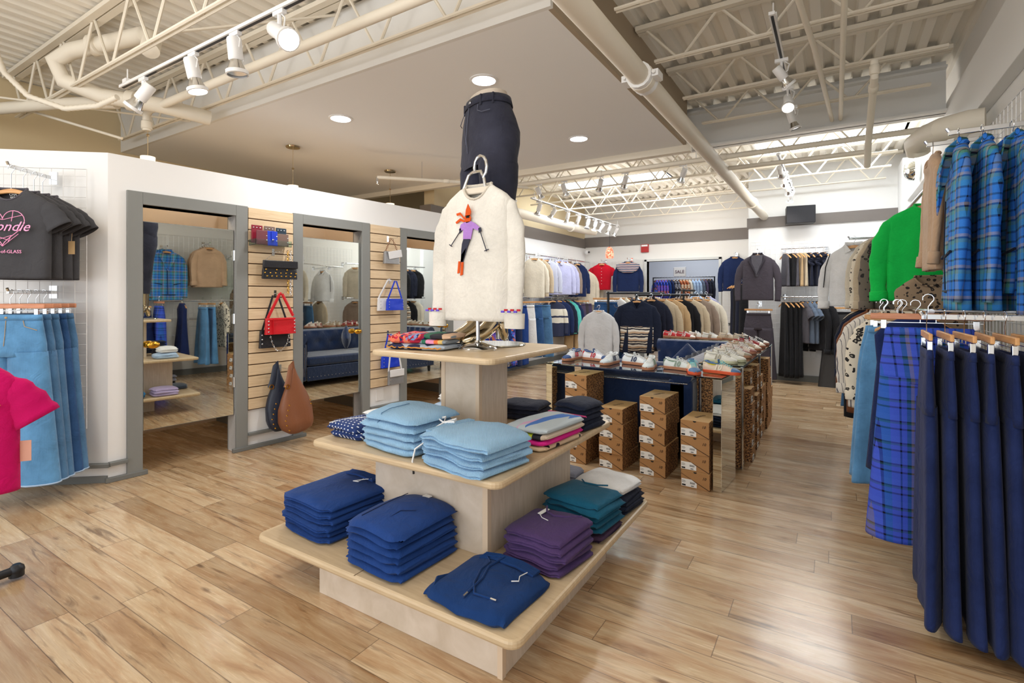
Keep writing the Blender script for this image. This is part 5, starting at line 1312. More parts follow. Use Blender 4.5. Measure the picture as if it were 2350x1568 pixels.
# ------------------------------------------------------------------ fixtures
def faceout(label, wall, tip, bracket=True):
    """chrome arm from the grid to its tip"""
    o = thing('display_rail', label, 'display arm', wall); v = Vector(tip)-Vector(wall); L = v.length; a = math.atan2(v.y,v.x); M = Matrix.Rotation(a,4,'Z')
    MB().box(0,L,-.006,.006,-.024,0,M).build('bar', M_chrome, o, smooth=0, bevel=.002)
    m = MB(); m.cbox((-.006,0,-.01),(.014,.05,.09),M); m.build('bracket', M_chrome, o, smooth=0); m = MB(); m.tube([tuple(M@Vector((L-.004,0,-.006))),tuple(M@Vector((L+.006,0,.012)))],.008,8); m.build('end_stop', M_chrome, o)
    return o
def rail(label, a, b, wall_off=None, r=.013):
    """hang rail from a to b, held off the wall by brackets"""
    o = thing('hang_rail', label, 'hang rail', a); v = Vector(b)-Vector(a)
    MB().tube([(0,0,0),tuple(v)], r, 10).build('rail', M_chrome, o)
    if wall_off:
        w = Vector(wall_off)
        for t in (.04,.96):
            m = MB(); p = v*t; m.tube([tuple(p),tuple(p+w)],.009,6); m.cbox(tuple(p+w),(.04,.04,.08)); m.build('bracket', M_chrome, o)
    return o
W_ = 0; E_ = -PI/2   # heading E_: front looks to -x (into the shop) from the right wall

# ================= right wall
for (y,z,x1,l) in ((3.32,2.205,.48,'chrome arm holding the blue plaid jackets'),(3.95,2.305,.47,'chrome arm holding the camel cardigans'),(2.92,1.30,.33,'low chrome arm holding the dark blue jeans')):
    faceout(l,(.80,y,z),(x1,y,z))
lab = ['blue plaid jacket at the arm tip, nearest the aisle','blue plaid jacket second on the upper arm','blue plaid jacket third on the upper arm, cut by photo edge']
for i,x in enumerate((.52,.605,.71)):
    o = top('plaid_jacket',lab[i],'jacket',(x,3.32-.01*i,2.212),E_+R(4*(i-1)),K['plaid'],L=.79,W=.48,dep=.04,sr=.06,slen=.70,splay=.02,seed=i,short='plaid jacket '+['nearest the arm tip','in the middle','closest to wall'][i],group='blue plaid jackets on the upper arm',hgroup='wooden hangers of the plaid jackets',ripple=.012)
    collar(o,K['plaid'],'lapel',yo=.01)
    m = MB(); m.tube([(.006,-.050,-.36),(.004,-.056,-.6),(.0,-.052,-.80)],.006,6,flat=.5); m.tube([(-.23,.0,-.806),(-.1,-.045,-.81),(0,-.052,-.808),(.1,-.045,-.81),(.23,0,-.806),(.1,.04,-.81),(-.1,.04,-.81)],.006,6,closed=True); m.build('black_piping', K['ink'], o)
    m = MB(); m.tube([(-.19,-.047,-.62),(-.08,-.058,-.64)],.006,5); m.build('pocket_piping', K['ink'], o); m = MB(); m.tube([(.08,-.058,-.64),(.19,-.047,-.62)],.006,5); m.build('pocket_piping', K['ink'], o)
o = top('plaid_jacket','dark edged blue plaid jacket at the very right photo edge','jacket',(.70,2.92,2.15),E_,K['plaid'],L=.74,W=.44,dep=.035,sr=.055,slen=.6,seed=8,short='plaid jacket at right photo edge')
for i,x in enumerate((.50,.60,.71)):
    top('camel_cardigan',['camel wool cardigan at the arm tip beside plaid jackets','camel wool cardigan second on its arm','camel wool cardigan closest to right wall'][i],'cardigan',(x,3.95,2.312),E_,K['camel'],L=.67,W=.44,dep=.03,sr=.052,slen=.58,splay=.02,cuffm=K['camel'],seed=20+i,short='camel cardigan '+['nearest the arm tip','in the middle','closest to wall'][i],group='camel cardigans on the upper arm',hgroup='wooden hangers of the camel cardigans')
rail('chrome hang rail above, carrying the green sweater and leopard tops',(.52,4.30,2.10),(.42,6.6,1.99),(.38,0,0))
top('knit_sweater','bright green knit sweater with turned up cuffs','sweater',(.555,4.58,2.115),R(-10),K['green'],L=.66,W=.47,dep=.045,colm=K['green'],turnup=True,slen=.60,sr=.066,short='bright green sweater',drop=.05)
seq = [('leopard_blouse','grey brown leopard print blouse behind green sweater','blouse',K['leog'],.48,4.92,.64),('long_cardigan','pale tan cardigan between two leopard tops','cardigan',K['beige'],.45,5.18,.64),('leopard_blouse','black and cream leopard top left of tan cardigan','blouse',K['leob'],.43,5.40,.60),('cable_cardigan','cream cable knit cardigan beside white shirt','cardigan',K['oat'],.40,5.62,.60)]
for n_,l,c_,m_,x,y,L in seq: top(n_,l,c_,(x,y,2.02),R(-8),m_,L=L,W=.44,dep=.04,turnup=True,slen=.58,short=l.split(' beside')[0].split(' behind')[0].split(' between')[0].split(' left of')[0])
faceout('chrome arm holding the white piped shirt',(.80,6.15,1.96),(.12,6.05,1.96))
o = top('piped_shirt','white shirt with thin black sleeve piping and turned up cuffs','shirt',(.16,6.0,1.967),R(-14),K['white'],L=.58,W=.42,dep=.045,turnup=True,slen=.54,short='white piped shirt'); collar(o,K['white'])
m = MB(); m.tube([(-.20,-.012,-.16),(-.235,-.035,-.3),(-.25,-.045,-.5)],.004,5); m.build('sleeve_piping', K['black'], o)
top('leopard_skirt','brown leopard garment hanging just under the green sweater','blouse',(.54,4.4,1.60),R(-6),K['leo'],L=.34,W=.38,sleeve='none',dep=.03,hang=False)
# lower rail
rail('low chrome hang rail with blouses, denim and plaid trousers',(.40,3.20,1.305),(.46,6.4,1.305),(.35,0,0))
pants('plaid_trousers','royal blue plaid wide trousers hanging by the aisle','trousers',(.385,3.18,1.39),R(-3),K['plaidp'],L=1.05,waist=.165,hip=.19,hem=.125,dep=.06,short='blue plaid trousers',HW=.46,pink=True,gap=.0)
seqL = [('sleeveless_dress','dark navy sleeveless dress behind plaid trousers','dress','d',K['indigo'],.37,3.50,.85),
 ('denim_skirt','pale blue denim skirt with frayed hem','skirt','s',K['denim'],.34,3.80,.96),('denim_skirt','pale blue denim skirt just behind the first one','skirt','s',K['denim'],.33,3.92,.95),
 ('leopard_blouse','small leopard print blouse with blue bow','blouse','t',K['leob'],.34,4.10,.75),('striped_shirt','ecru striped shirt with rolled cuffs on low rail','shirt','t',K['stripe'],.29,4.35,.66),
 ('striped_shirt','brown and ecru striped shirt on low rail','shirt','t',K['stripe'],.30,4.55,.66),('suede_shirt','chestnut brown suede shirt on low rail','shirt','t',K['brown'],.29,4.78,.78),('suede_shirt','darker brown shirt next to chestnut one','shirt','t',K['brown'],.30,4.95,.70),
 ('patterned_cardigan','navy cardigan with white fair isle hem on low rail','cardigan','t',K['navyd'],.28,5.2,.70),('black_knit','black knit top near the far end of low rail','top','t',K['black'],.28,5.45,.95),('denim_skirt','mid blue denim skirt at the far end','skirt','s',K['denimm'],.30,5.75,.85),('beige_knit','beige knit top at the far end of low rail','top','t',K['beige'],.30,6.0,.6)]
for n_,l,c_,k_,m_,x,y,L in seqL:
    sh = l.split(' with')[0].split(' behind')[0]
    if k_ == 'd': dress(n_,l,c_,(x,y,1.36),R(-4),m_,L=L,W=.36,hem=.22,short=sh,seed=int(y*10))
    elif k_ == 's': pants(n_,l,c_,(x,y,1.36),R(-4),m_,L=L,waist=.16,hip=.20,hem=.25,dep=.05,skirt=True,short=sh,hemm=None,HW=.34)
    else: top(n_,l,c_,(x,y,1.36),R(-6),m_,L=L,W=.42,dep=.035,slen=.5,turnup=True,short=sh,splay=.02)
# stretch of right wall that shows in the mirrored doors
rail('upper chrome rail far along right wall, seen in mirror',(.50,6.75,2.08),(.50,8.7,2.08),(.30,0,0))
rail('lower chrome rail far along right wall, seen in mirror',(.50,6.75,1.34),(.50,8.7,1.34),(.30,0,0))
mu_ = [('oat','cream'),('cream','ivory'),('white','white'),('orange','orange patterned'),('fairbw','black patterned'),('black','black'),('ink','midnight'),('black','jet black')]
for i,(k_,nm) in enumerate(mu_):
    top('hung_cardigan','%s cardigan on the upper rail seen in middle mirror'%nm,'cardigan',(.50,6.95+i*.20,2.09),R(-38),K[k_],L=.66,W=.42,dep=.03,slen=.56,short='%s cardigan on the far right rail'%nm,splay=.01)
ml_ = [('taupe','taupe'),('cream','ecru'),('beige','sand'),('brown','chestnut'),('brown','walnut'),('fairbw','monochrome'),('black','black'),('cream','pale')]
for i,(k_,nm) in enumerate(ml_):
    top('hung_shirt','%s shirt on the lower rail seen in middle mirror'%nm,'shirt',(.50,6.95+i*.20,1.35),R(-38),K[k_],L=.66,W=.42,dep=.03,slen=.56,short='%s shirt on the far right rail'%nm,splay=.01)
# navy jeans on the low arm, edge on
for i,x in enumerate((.335,.395,.455,.515,.575,.635)):
    pants('flared_jeans','dark indigo flared jeans on low arm, %s from its tip'%wd[i],'jeans',(x+.01,2.90-.02*i,1.318),E_+R(2*(i%3-1)),K['indigo'],L=1.10-.0*i,waist=.16,hip=.185,hem=.17,dep=.024,gap=-.03,HW=.34,short='indigo flared jeans, %s from tip'%wd[i],group='indigo flared jeans on the low arm',hgroup='clip hangers of the indigo jeans',drawstring=False,seed=i)
for i in range(3): top('camel_cardigan','%s camel top low behind the indigo jeans'%['first','second','third'][i],'top',(.60,3.35+.18*i,1.36),0,K['camel'],L=.55,W=.3,sleeve='none',dep=.03,hang=False) if False else None

# ================= back right wall
faceout('chrome arm holding the charcoal blazer',(-1.03,9.47,2.13),(-1.05,9.08,2.13))
o = top('blazer','charcoal open blazer over grey tee on the back wall','blazer',(-1.05,9.12,2.14),R(-4),K['blazer'],L=.72,W=.46,dep=.06,slen=.68,splay=.07,sr=.062,short='charcoal blazer',colm=K['lapel']); collar(o,K['lapel'],'lapel',yo=.022)
m = MB().prism([(-.085,-.10),(.085,-.10),(.07,-.26),(.012,-.44),(-.012,-.44),(-.07,-.26)],-.084,-.078); t_ = m.build('inner_tee', K['greyc'], o, smooth=0)

faceout('low chrome arm holding the charcoal dress trousers',(-1.05,9.47,1.26),(-1.05,9.15,1.26))
pants('dress_trousers','charcoal wide dress trousers below the blazer','trousers',(-1.05,9.2,1.27),R(-4),K['blazer'],L=1.06,waist=.18,hip=.21,hem=.13,dep=.06,short='charcoal dress trousers',HW=.42)
rail('upper chrome rail with ruffled black tops on back wall',(-.72,9.22,2.14),(-.08,9.22,2.14),(0,.25,0))
rail('lower chrome rail with black dresses on back wall',(-.72,9.22,1.37),(-.08,9.22,1.37),(0,.25,0))
for i,(x,m_,l,r_) in enumerate(((-.66,K['greyc'],'charcoal strappy top at left of upper rail',0),(-.58,K['black'],'black strappy top second on the upper rail',0),(-.53,K['greyc'],'charcoal strappy top third on the upper rail',0),(-.47,K['tan'],'tan slip top on the upper rail',0),(-.41,K['beige'],'beige slip top on the upper rail',0),(-.34,K['ink'],'ruffled ink black top left of the ruffled pair',1),(-.25,K['ink'],'ruffled ink black top in the middle',1),(-.15,K['ink'],'ruffled ink black top at right end',1))):
    dress('camisole',l,'top',(x,9.2,2.15),R(-60),m_,L=.52,W=.24,hem=.14,dep=.025,short=l.split(' on ')[0].split(' at ')[0],ruff=r_)
for i,(x,m_,l,L,W) in enumerate(((-.68,K['black'],'long black dress, leftmost on lower rail',1.18,.2),(-.61,K['black'],'long black dress second on lower rail',1.18,.2),(-.54,K['black'],'long black dress third on lower rail',1.18,.2),(-.48,K['black'],'long black dress fourth on lower rail',1.16,.2))):
    dress('long_dress',l,'dress',(x,9.2,1.38),R(-62),m_,L=L,W=W,hem=.15,dep=.03,short=l.split(',')[0].replace('long ','')+(' leftmost' if i == 0 else ''),group='long black dresses on the back wall',hgroup='hangers of the long black dresses')
for i,(x,m_,l) in enumerate(((-.42,K['greyc'],'charcoal short sleeve top on the lower rail'),(-.36,K['steel'],'slate grey tee on the lower rail'),(-.30,K['steel'],'slate grey tee next to black blouse'))):
    top('short_sleeve_blouse',l,'top',(x,9.2,1.38),R(-58),m_,L=.62,W=.36,sleeve='short',dep=.03,short=l.split(' on ')[0].split(' next')[0]+' '+str(['one','two','three'][i]))
for i,(x,l) in enumerate(((-.22,'black long sleeve blouse on the lower rail'),(-.12,'black long sleeve blouse at right end of lower rail'))):
    top('black_blouse',l,'blouse',(x,9.2,1.38),R(-50),K['black'],L=.72,W=.38,dep=.05,slen=.7,turnup=True,sr=.07,short='black blouse '+['left','right'][i])
faceout('chrome arm holding the black faux leather trousers',(.17,9.47,1.30),(.15,9.15,1.30))
pants('leather_trousers','black faux leather wide trousers beside the clothes rail','trousers',(.13,9.18,1.31),R(6),plain('faux_leather',(52,52,54),.38,bump=.1,bscale=12),L=1.20,waist=.21,hip=.25,hem=.17,dep=.06,short='black faux leather trousers',HW=.5,waistm=K['black'])
# corner beside the doorway
faceout('chrome arm holding the navy sweatshirt by the doorway',(-1.70,11.36,2.24),(-1.66,10.95,2.24))
top('sweatshirt','navy sweatshirt hanging right of the sale doorway','sweatshirt',(-1.68,11.0,2.25),R(14),K['navy'],L=.66,W=.44,dep=.06,slen=.62,short='navy sweatshirt by doorway',drop=.05)
rail('small chrome rail with tan hangers and black clothes',(-1.62,10.7,1.78),(-1.35,10.4,1.78),(.1,.0,0))
for i,(x,y) in enumerate(((-1.62,10.72),(-1.56,10.62),(-1.50,10.52),(-1.42,10.42))):
    dress('long_dress','black garment under the navy sweatshirt, %s from left'%wd[i],'dress',(x,y,1.70),R(-20),K['black'] if i%2 else K['ink'],L=1.25,W=.22,hem=.14,dep=.03,short='black garment by doorway %s'%wd[i])

# ================= back left wall and far left wall
faceout('chrome arm holding the red blouse',(-4.55,11.36,2.20),(-4.50,10.95,2.20))
o = top('red_blouse','red short sleeve button blouse on the back wall','blouse',(-4.50,11.0,2.21),R(16),K['red'],L=.58,W=.46,sleeve='short',dep=.07,flare=.86,short='red button blouse')
m = MB(); [m.ball((0,-.078,-.2-.07*i),.008,6) for i in range(6)]; m.build('buttons', M_white, o)
faceout('chrome arm holding the fair isle sweater',(-3.92,11.36,2.22),(-3.88,10.95,2.22))
o = top('fair_isle_sweater','navy fair isle yoke sweater beside the sale doorway','sweater',(-3.88,11.0,2.23),R(14),K['navy'],L=.64,W=.48,dep=.06,short='fair isle yoke sweater',slen=.62,drop=.05)
m = MB(); rr = []
for i in range(5):
    t = i/4; rr.append([( (.085+.17*t)*math.cos(R(a)), -.046-.032*math.sin(R(a))-.012*t, -.095-(.03+.20*t)*math.sin(R(a))-.055*t*abs(math.cos(R(a)))) for a in range(0,181,12)])
m.loft(rr,False,False,closed=False); m.build('patterned_yoke', K['fair'], o, solid=.004)
FL = lambda u, y: ux(u, y)
def farx(y, off=.38): return -5.10+off
for i,(a,b) in enumerate(((7.4,8.4),(8.6,9.6),(9.8,10.9))):
    rail('upper chrome rail on the far left wall, %s section'%['near','middle','far'][i],(-4.78,a,2.16),(-4.78,b,2.16),(-.28,0,0))
    rail('lower chrome rail on the far left wall, %s section'%['near','middle','far'][i],(-4.78,a,1.36),(-4.78,b,1.36),(-.28,0,0))
up = [(8.30,K['cream'],'cream_blouse','blouse','cream blouse at the white sweater edge',.72,.4),(8.48,K['beige'],'cream_blouse','blouse','beige blouse just behind cream blouse',.70,.4),(8.78,K['bstripe'],'striped_shirt','shirt','grey blue striped shirt on upper far wall',.62,.46),(9.30,K['lilac'],'button_shirt','shirt','lilac button shirt on upper far wall',.66,.56),(9.55,K['lilac'],'button_shirt','shirt','pale lilac shirt behind the first one',.66,.5),(9.75,K['taupe'],'taupe_shirt','shirt','taupe shirt beside lilac shirts',.66,.44),(10.2,K['navy'],'sweatshirt','sweatshirt','navy logo sweatshirt on upper far wall',.70,.40),(10.65,K['oat'],'cable_cardigan','cardigan','cream cable cardigan near the back corner',.74,.46),(10.95,K['cream'],'cable_cardigan','cardigan','cream cardigan tucked into the back corner',.6,.4)]
for y,m_,n_,c_,l,L,W in up:
    o = top(n_,l,c_,(-4.74,y,2.175 if y < 10.5 else 2.03),R(48),m_,L=L,W=W,dep=.05,slen=.58,short=' '.join(l.split()[:4])+(' rear' if 'behind' in l else ''),vneck='cardigan' in n_)
    if 'shirt' in n_ and 'sweat' not in n_: collar(o,m_)
low = [(7.30,K['royal'],'s','blue_skirt','skirt','long royal blue skirt, nearest on far wall',1.05),(7.52,K['navy'],'s','blue_skirt','skirt','long navy skirt beside royal one',1.05),(7.74,K['royal'],'s','blue_skirt','skirt','long royal blue skirt, third on far wall',1.05),(8.0,K['white'],'p','pale_trousers','trousers','off white trousers left of blue jeans',.9),(8.28,K['denimd'],'p','dark_jeans','jeans','deep blue jeans peeking beside the pale pair',.95),(8.62,K['denimm'],'p','light_jeans','jeans','faded blue jeans on lower far wall',1.0),
       (9.05,K['treeknit'],'t','tree_sweater','sweater','navy sweater with white band of pine trees',.70),(9.32,K['navy'],'t','navy_cardigan','cardigan','navy cardigan behind pine tree sweater',.7),(9.50,K['navyd'],'t','navy_cardigan','cardigan','darker navy cardigan on lower far wall',.7),(9.68,K['aqua'],'t','aqua_cardigan','cardigan','aqua cardigan with dark blotches',.68),(9.84,K['navy'],'t','navy_cardigan','cardigan','navy cardigan right of the aqua one',.7),(10.02,K['tan'],'p','tan_trousers','trousers','tan trousers on lower far wall',.95),(10.25,K['plum'],'p','plum_trousers','trousers','plum trousers on lower far wall',.95),(10.42,K['blazer'],'p','dark_trousers','trousers','dark trousers beside plum ones',.95),(10.6,K['plum'],'p','plum_trousers','trousers','plum trousers nearest the back corner',.95)]
for y,m_,k_,n_,c_,l,L in low:
    s3 = ' '.join(l.split(',')[0].split(' on ')[0].split()[:6])
    if k_ == 's': pants(n_,l,c_,(-4.74,y,1.38),R(50),m_,L=L,waist=.15,hip=.19,hem=.20,skirt=True,dep=.05,short=s3+(' third' if 'third' in l else ''),HW=.34)
    elif k_ == 'p': pants(n_,l,c_,(-4.74,y,1.38),R(50),m_,L=L,waist=.16,hip=.18,hem=.11,dep=.045,short=s3,HW=.36)
    else:
        o = top(n_,l,c_,(-4.74,y,1.38),R(48),m_,L=L,W=.46,dep=.045,slen=.6,short=s3)
# blue printed pieces seen between the mannequin feet
for i,(u,y) in enumerate(((1062,7.0),(1085,7.1),(1118,7.3))):
    dress('printed_dress','blue and white printed dress behind the mannequin feet, %s from left'%wd[i],'dress',(max(-4.75,ux(u,y)),y,1.40),R(50),K['bluefl'] if i != 1 else K['bwfl'],L=1.1,W=.34,hem=.24,short='printed dress %s from left'%wd[i])
rail('chrome rail with printed dresses on the far left wall',(-4.75,6.4,1.385),(-4.75,7.25,1.385),(-.3,0,0))

# ================= pipe racks in the middle
def pipe_rack(label, base, H_, arm, n_extra=0):
    o = thing('pipe_rack', label, 'clothes rack', base)
    MB().tube([(0,0,.02),(0,0,H_)],.020,10).build('post', M_dark, o)
    m = MB(); m.tube([(0,0,H_-.02),tuple(Vector(arm)+Vector((0,0,H_-.02)))],.018,10); m.ball((0,0,H_-.02),.028,10); m.build('top_bar', M_dark, o)
    m = MB(); m.tube([(-.25,0,.025),(.25,0,.025)],.018,8); m.tube([(0,-.25,.025),(0,.25,.025)],.018,8); m.build('foot', M_dark, o)
    m = MB(); 
    for zz in (.25,.27,.29,.31): m.tube([(0,0,H_-zz),(.03,-.04,H_-zz+.01)],.008,5)
    m.build('pipe_fitting', M_dark, o)
pipe_rack('dark pipe rack behind glass console holding navy cardigan',(-2.60,7.75,0),1.42,(.95,.85,0))
pipe_rack('dark pipe rack holding blue jeans and grey blouse',(-3.05,7.72,0),1.45,(.6,1.0,0))
o = top('lace_blouse','sheer pale grey blouse with lace front on low arm','blouse',(-3.10,7.45,1.24),R(18),K['blouse'],L=.70,W=.44,dep=.05,slen=.62,short='sheer grey blouse',drop=.03)
pants('blue_jeans','blue jeans on wide hanger behind grey blouse','jeans',(-3.12,7.85,1.45),R(18),K['denimd'],L=1.0,waist=.20,hip=.22,hem=.14,short='blue jeans behind blouse',HW=.46,pockets=K['tan'])
o = top('shawl_cardigan','navy shawl cardigan with cream geometric hem on pipe rack','cardigan',(-2.57,7.68,1.40),R(15),K['navyd'],L=.78,W=.50,dep=.07,slen=.64,short='navy shawl cardigan',sr=.08,vneck=True)
m = MB(); m.loft([ring(.253,.078,-.48,n=36),ring(.254,.080,-.7,n=36),ring(.256,.082,-.868,n=36)],False,False); m.build('geometric_hem', K['fairbw'], o, solid=.004)
for i,(dx,dy,m_,l) in enumerate(((.16,.14,K['ink'],'dark cardigan just behind navy shawl cardigan'),(.28,.26,K['beige'],'beige cable cardigan, first of the beige row'),(.38,.35,K['tan'],'tan cardigan, second of the beige row'),(.50,.46,K['black'],'black cardigan between beige ones'),(.62,.56,K['beige'],'quilted beige jacket near the rack end'),(.74,.66,K['taupe'],'dark taupe jacket near the rack end'),(.84,.76,K['cream'],'cream knit at the far end of the pipe rack'))):
    top('hung_cardigan',l,'cardigan',(-2.57+dx,7.75+dy,1.42),R(10),m_,L=.78,W=.46,dep=.05,slen=.62,short=l.split(',')[0].split(' near')[0].split(' just')[0]+' '+['a','b','c','d','e','f','g'][i] if False else l.split(',')[0])
for i in range(8):
    t = .12+i*.1; top('hung_shirt','neutral shirt %s along the rear pipe rack'%wd[i],'shirt',(-3.05+.6*t,7.80+1.0*t,1.44),R(-20),[K['white'],K['cream'],K['greyc'],K['white'],K['beige'],K['cream'],K['black'],K['white']][i],L=.7,W=.40,dep=.03,slen=.56,short='neutral shirt %s on rear rack'%wd[i],splay=.01)
# grey T-stand with jeans
pipe_rack('slim grey stand holding faded jeans before the doorway',(-2.19,9.0,0),1.50,(.05,.6,0))
pants('faded_jeans','faded blue jeans on stand before the sale doorway','jeans',(-2.17,9.06,1.44),R(6),K['denimm'],L=1.0,waist=.19,hip=.21,hem=.13,short='faded jeans before doorway',HW=.46,pockets=K['tan'])
for i,(m_,l) in enumerate(((K['sky'],'pale denim piece behind the faded jeans'),(K['ink'],'dark green black piece behind faded jeans'),(K['lilac'],'pale lilac shirt right of faded jeans'))):
    top('hung_shirt',l,'shirt',(-2.05+.06*i,9.3+.12*i,1.46),R(0),m_,L=.85 if i < 2 else .72,W=.42,dep=.04,slen=.66,short=l)

# ================= sale room
o = thing('sale_rack','dark pipe sale rack full of clothes beyond the doorway','clothes rack',(-3.86,12.8,0))
m = MB(); m.tube([(0,0,.02),(0,0,1.84),(1.46,0,1.84),(1.46,0,.02)],.02,8); m.build('frame', M_dark, o); m = MB()
for x in (0,1.46): m.tube([(x,-.3,.02),(x,.3,.02)],.018,8)
m.build('foot', M_dark, o)
o = thing('sale_sign','white framed sign reading SALE above the clothes rack','sign',(-3.20,12.78,1.86))
MB().box(-.15,.15,-.012,.012,0,.235).build('frame', plain('silver_frame',(200,200,204),.4), o, smooth=0, bevel=.004)
f = MB().box(-.135,.135,-.016,-.012,.012,.222).build('card', M_paper, o, smooth=0)
text('lettering','SALE',.105,plain('sale_ink',(86,52,72),.7),f,(0,-.018,.115),(PI/2,0,0),off=.001)
sm = ['bluefl','bluefl','bluefl','bluefl','royal','navy','bwfl','bwfl','rust','rust','rust','cream','sky','sky','sky','steel','plum','ink','ink']
sn = {'bluefl':'blue purple floral','royal':'royal blue','navy':'navy','bwfl':'black and white print','rust':'rust print','cream':'cream','sky':'pale blue','steel':'steel blue','plum':'plum','ink':'shiny midnight'}
nth = 'first second third fourth fifth sixth seventh eighth ninth tenth eleventh twelfth thirteenth fourteenth fifteenth sixteenth seventeenth eighteenth nineteenth'.split()
for i,k_ in enumerate(sm):
    x = -3.86+.07+i*.072
    top('sale_blouse','%s top, %s from left on the sale rack'%(sn[k_],nth[i]),'top',(x,12.78,1.865),R(-52),K[k_],L=.8 if i < 8 else .7,W=.40,dep=.022,slen=.5,splay=.0,short='sale top, %s from left'%nth[i],group='clothes on the sale rack',hgroup='hangers on the sale rack',ripple=.006)

# ================= angled wall, left: grey tees and jeans
def AP(u, out, z=None):
    # point on the plane 'out' metres in front of the angled wall under picture column u
    nx, ny = -math.sin(AANG), math.cos(AANG); bx_, by_ = -4.56+nx*out, 1.616+ny*out
    l = (u-1175)/F_; dx, dy = l*CA-SA, l*SA+CA
    t = (bx_*nx+by_*ny)/(dx*nx+dy*ny); return (dx*t, dy*t)
NA = AANG-PI  # heading so that local -y looks out of the angled wall
wx, wy = AP(122,.07); tx, ty = AP(18,.44)
faceout('slotted chrome arm holding the grey graphic tees',(wx,wy,2.24),(tx,ty,2.24))
def lerp(a,b,t): return a+(b-a)*t
for i,t in enumerate((.93,.68,.45,.25)):
    x, y = lerp(wx,tx,t), lerp(wy,ty,t)
    o = top('graphic_tee',['charcoal tee with pink neon heart print at the front','plain charcoal tee second on the slotted arm','plain charcoal tee third on the slotted arm','plain charcoal tee nearest the grid panel'][i],'tee shirt',(x,y,2.17),NA,K['charcoal'],hl=.07,L=.57,W=.46,sleeve='short',dep=.05,colm=K['greyc'],short='charcoal tee, %s from the front'%wd[i],hgroup='hangers of the charcoal tees',drop=.085,seed=i,group='charcoal tees on the slotted arm' if i else None,neckw=.095)
    if i == 0:
        mp = glow('neon_pink',(255,150,200),.0); mp.node_tree.nodes['Principled BSDF'].inputs['Base Color'].default_value=(*lin((250,160,205)),1)
        h = MB(); y0 = -.068
        def heart(s, zc): return [(s*.0098*16*math.sin(a)**3, y0, zc+s*.0098*(13*math.cos(a)-5*math.cos(2*a)-2*math.cos(3*a)-math.cos(4*a))) for a in [2*PI*j/40 for j in range(40)]]
        h.tube(heart(.80,-.335),.0022,5,closed=True)
        for a,b in (((-.11,-.27),(0,-.30)),((0,-.30),(.11,-.27)),((-.06,-.245),(-.05,-.30)),((.06,-.245),(.05,-.31)),((-.09,-.39),(.0,-.47)),((.09,-.39),(0,-.47)),((-.05,-.40),(.03,-.43)),((.05,-.40),(-.03,-.43)),((-.05,-.40),(-.03,-.445)),((.05,-.40),(.03,-.445))):
            h.tube([(a[0],y0,a[1]),(b[0],y0,b[1])],.0018,5)
        h.build('heart_print', mp, o)
        text('script_print','Blondie',.088,mp,o,(.02,y0-.004,-.345),(PI/2,0,0),shear=.45,ext=.001)
        text('caption_print','HEART-of-GLASS',.030,mp,o,(.0,y0-.003,-.505),(PI/2,0,0),ext=.001)
        text('neck_print','CHA\nSER',.022,M_paper,o,(0.0,.014,-.135),(PI/2,0,0),ext=.001)
    if i == 2:
        tg = MB(); tg.box(.225,.265,-.02,-.018,-.50,-.41); tg.tube([(.245,-.019,-.41),(.25,-.019,-.33)],.0015,4); tg.build('swing_tag', M_tagc, o, smooth=0)
wx, wy = AP(122,.07); tx, ty = AP(18,.46)
faceout('slotted chrome arm holding the blue jeans',(wx,wy,1.42),(tx,ty,1.42))
for i,t in enumerate((.95,.76,.58,.40,.22)):
    x, y = lerp(wx,tx,t), lerp(wy,ty,t)
    pants('blue_jeans',['light blue wide leg jeans at the front of the arm','mid blue wide jeans second on the arm','mid blue wide jeans third on the arm','darker blue wide jeans fourth on the arm','darker blue wide jeans nearest the grid'][i],'jeans',(x,y,1.425),NA+R(-3),[K['denim'],K['denimm'],K['denimm'],K['denimd'],K['denimm']][i],L=1.10,waist=.185,hip=.215,hem=.145,dep=.05,HW=.42,pink=True,short='wide jeans, %s from the front'%wd[i],pockets=K['tan'] if i == 0 else None,hemm=K['sky'],gap=.0,hgroup='clip hangers of the wide jeans')
# pink tee on its rack at the picture edge
pr = thing('pipe_rack','black pipe rack foot and post at left photo edge','clothes rack',(-3.35,.45,0))
m = MB(); q = fl_at(38,1308,.045); e = Vector((q[0]+3.35,q[1]-.45,.045)); m.tube([(0,0,.045),tuple(e*1.0)],.020,10); m.ball(tuple(e),.032,12); m.tube([tuple(e),tuple(e+Vector((.0,.0,-.03)))],.03,12); m.build('foot_pipe', M_dark, pr)
m = MB(); m.tube([(0,0,.045),(0,0,1.19)],.020,10); m.tube([(0,0,1.165),(.6,.055,1.165)],.016,10); m.build('post', M_dark, pr)
o = top('pink_tee','hot pink tee with gold print at left photo edge','tee shirt',(-2.80,.50,1.235),R(56),K['pink'],L=.50,W=.40,sleeve='short',dep=.045,short='hot pink tee',drop=.06,seed=2)
text('print','Zz',.10,plain('gold_print',(222,160,30),.5),o,(.09,-.062,-.28),(PI/2,0,0),shear=.6)
m = MB(); m.box(.195,.235,.0,.003,-.50,-.42); m.build('swing_tag', plain('blush_tag',(226,170,150),.7), o, smooth=0)

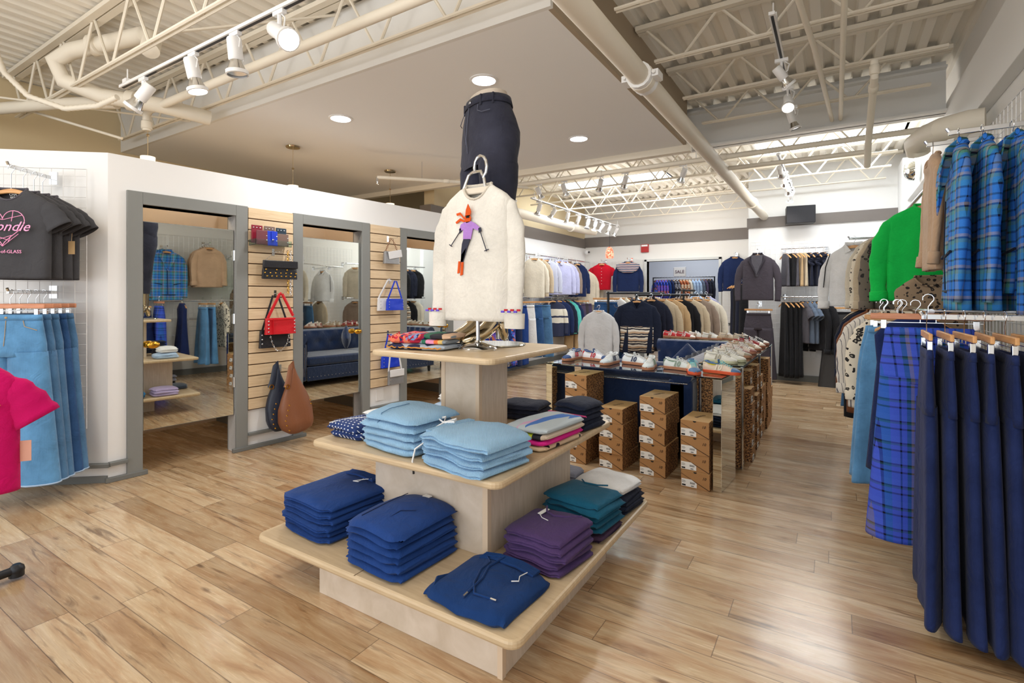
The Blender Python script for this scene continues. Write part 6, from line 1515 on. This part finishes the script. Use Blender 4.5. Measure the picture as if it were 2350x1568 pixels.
# ------------------------------------------------------------------ daylight, lamps, camera
w = bpy.data.worlds.new('World'); SC.world = w; w.use_nodes = True
w.node_tree.nodes['Background'].inputs[0].default_value = (.93,.97,1,1); w.node_tree.nodes['Background'].inputs[1].default_value = 1.0
def area(name, loc, rot, sx, sy, e, col=(1,1,1)):
    L = bpy.data.lights.new(name,'AREA'); L.shape='RECTANGLE'; L.size=sx; L.size_y=sy; L.energy=e; L.color=col
    q = bpy.data.objects.new(name, L); COL.objects.link(q); q.location=loc; q.rotation_euler=rot; return q
area('front_fill',(-3.6,-3.0,1.9),(R(90),0,0),8.5,2.8,135,(.95,.98,1))  # added unseen area lamp, even fill from the open side behind the camera
for i,(x0,x1,y0,y1) in enumerate(SKY): area('skylight_daylight',((x0+x1)/2,(y0+y1)/2,DECK+.03),(0,0,0),x1-x0,y1-y0,50,(.92,.97,1))
area('saleroom_lamp',(-2.9,12.6,2.85),(0,0,0),1.6,.3,22,(.93,.96,1))
# added point lamps without fixtures, soft fill for the rear and the entrance side
for i,(x,y) in enumerate(((-3.2,8.2),(-2.4,10.2),(-.3,7.4),(-3.4,0.2),(-.8,.6))):
    L = bpy.data.lights.new('fill_point','POINT'); L.energy=30 if i < 3 else 42; L.shadow_soft_size=.4; L.color=(1,.94,.87)
    q = bpy.data.objects.new('fill_point', L); COL.objects.link(q); q.location=(x,y,2.75)
cam = bpy.data.cameras.new('Camera'); co = bpy.data.objects.new('Camera', cam); COL.objects.link(co)
cam.lens = 18.0; cam.sensor_width = 36; cam.shift_y = -104/2350; cam.clip_start = .05
co.location = (0,0,CAMH); co.rotation_euler = (PI/2, 0, math.atan(740/1175)); SC.camera = co
SC.view_settings.view_transform = 'Standard'; SC.view_settings.look = 'None'; SC.view_settings.gamma = 1
SC.view_settings.use_curve_mapping = False; SC.view_settings.exposure = -0.08
SC.cycles.use_denoising = True; SC.cycles.max_bounces = 7; SC.cycles.adaptive_threshold = .02; SC.cycles.sample_clamp_indirect = 6
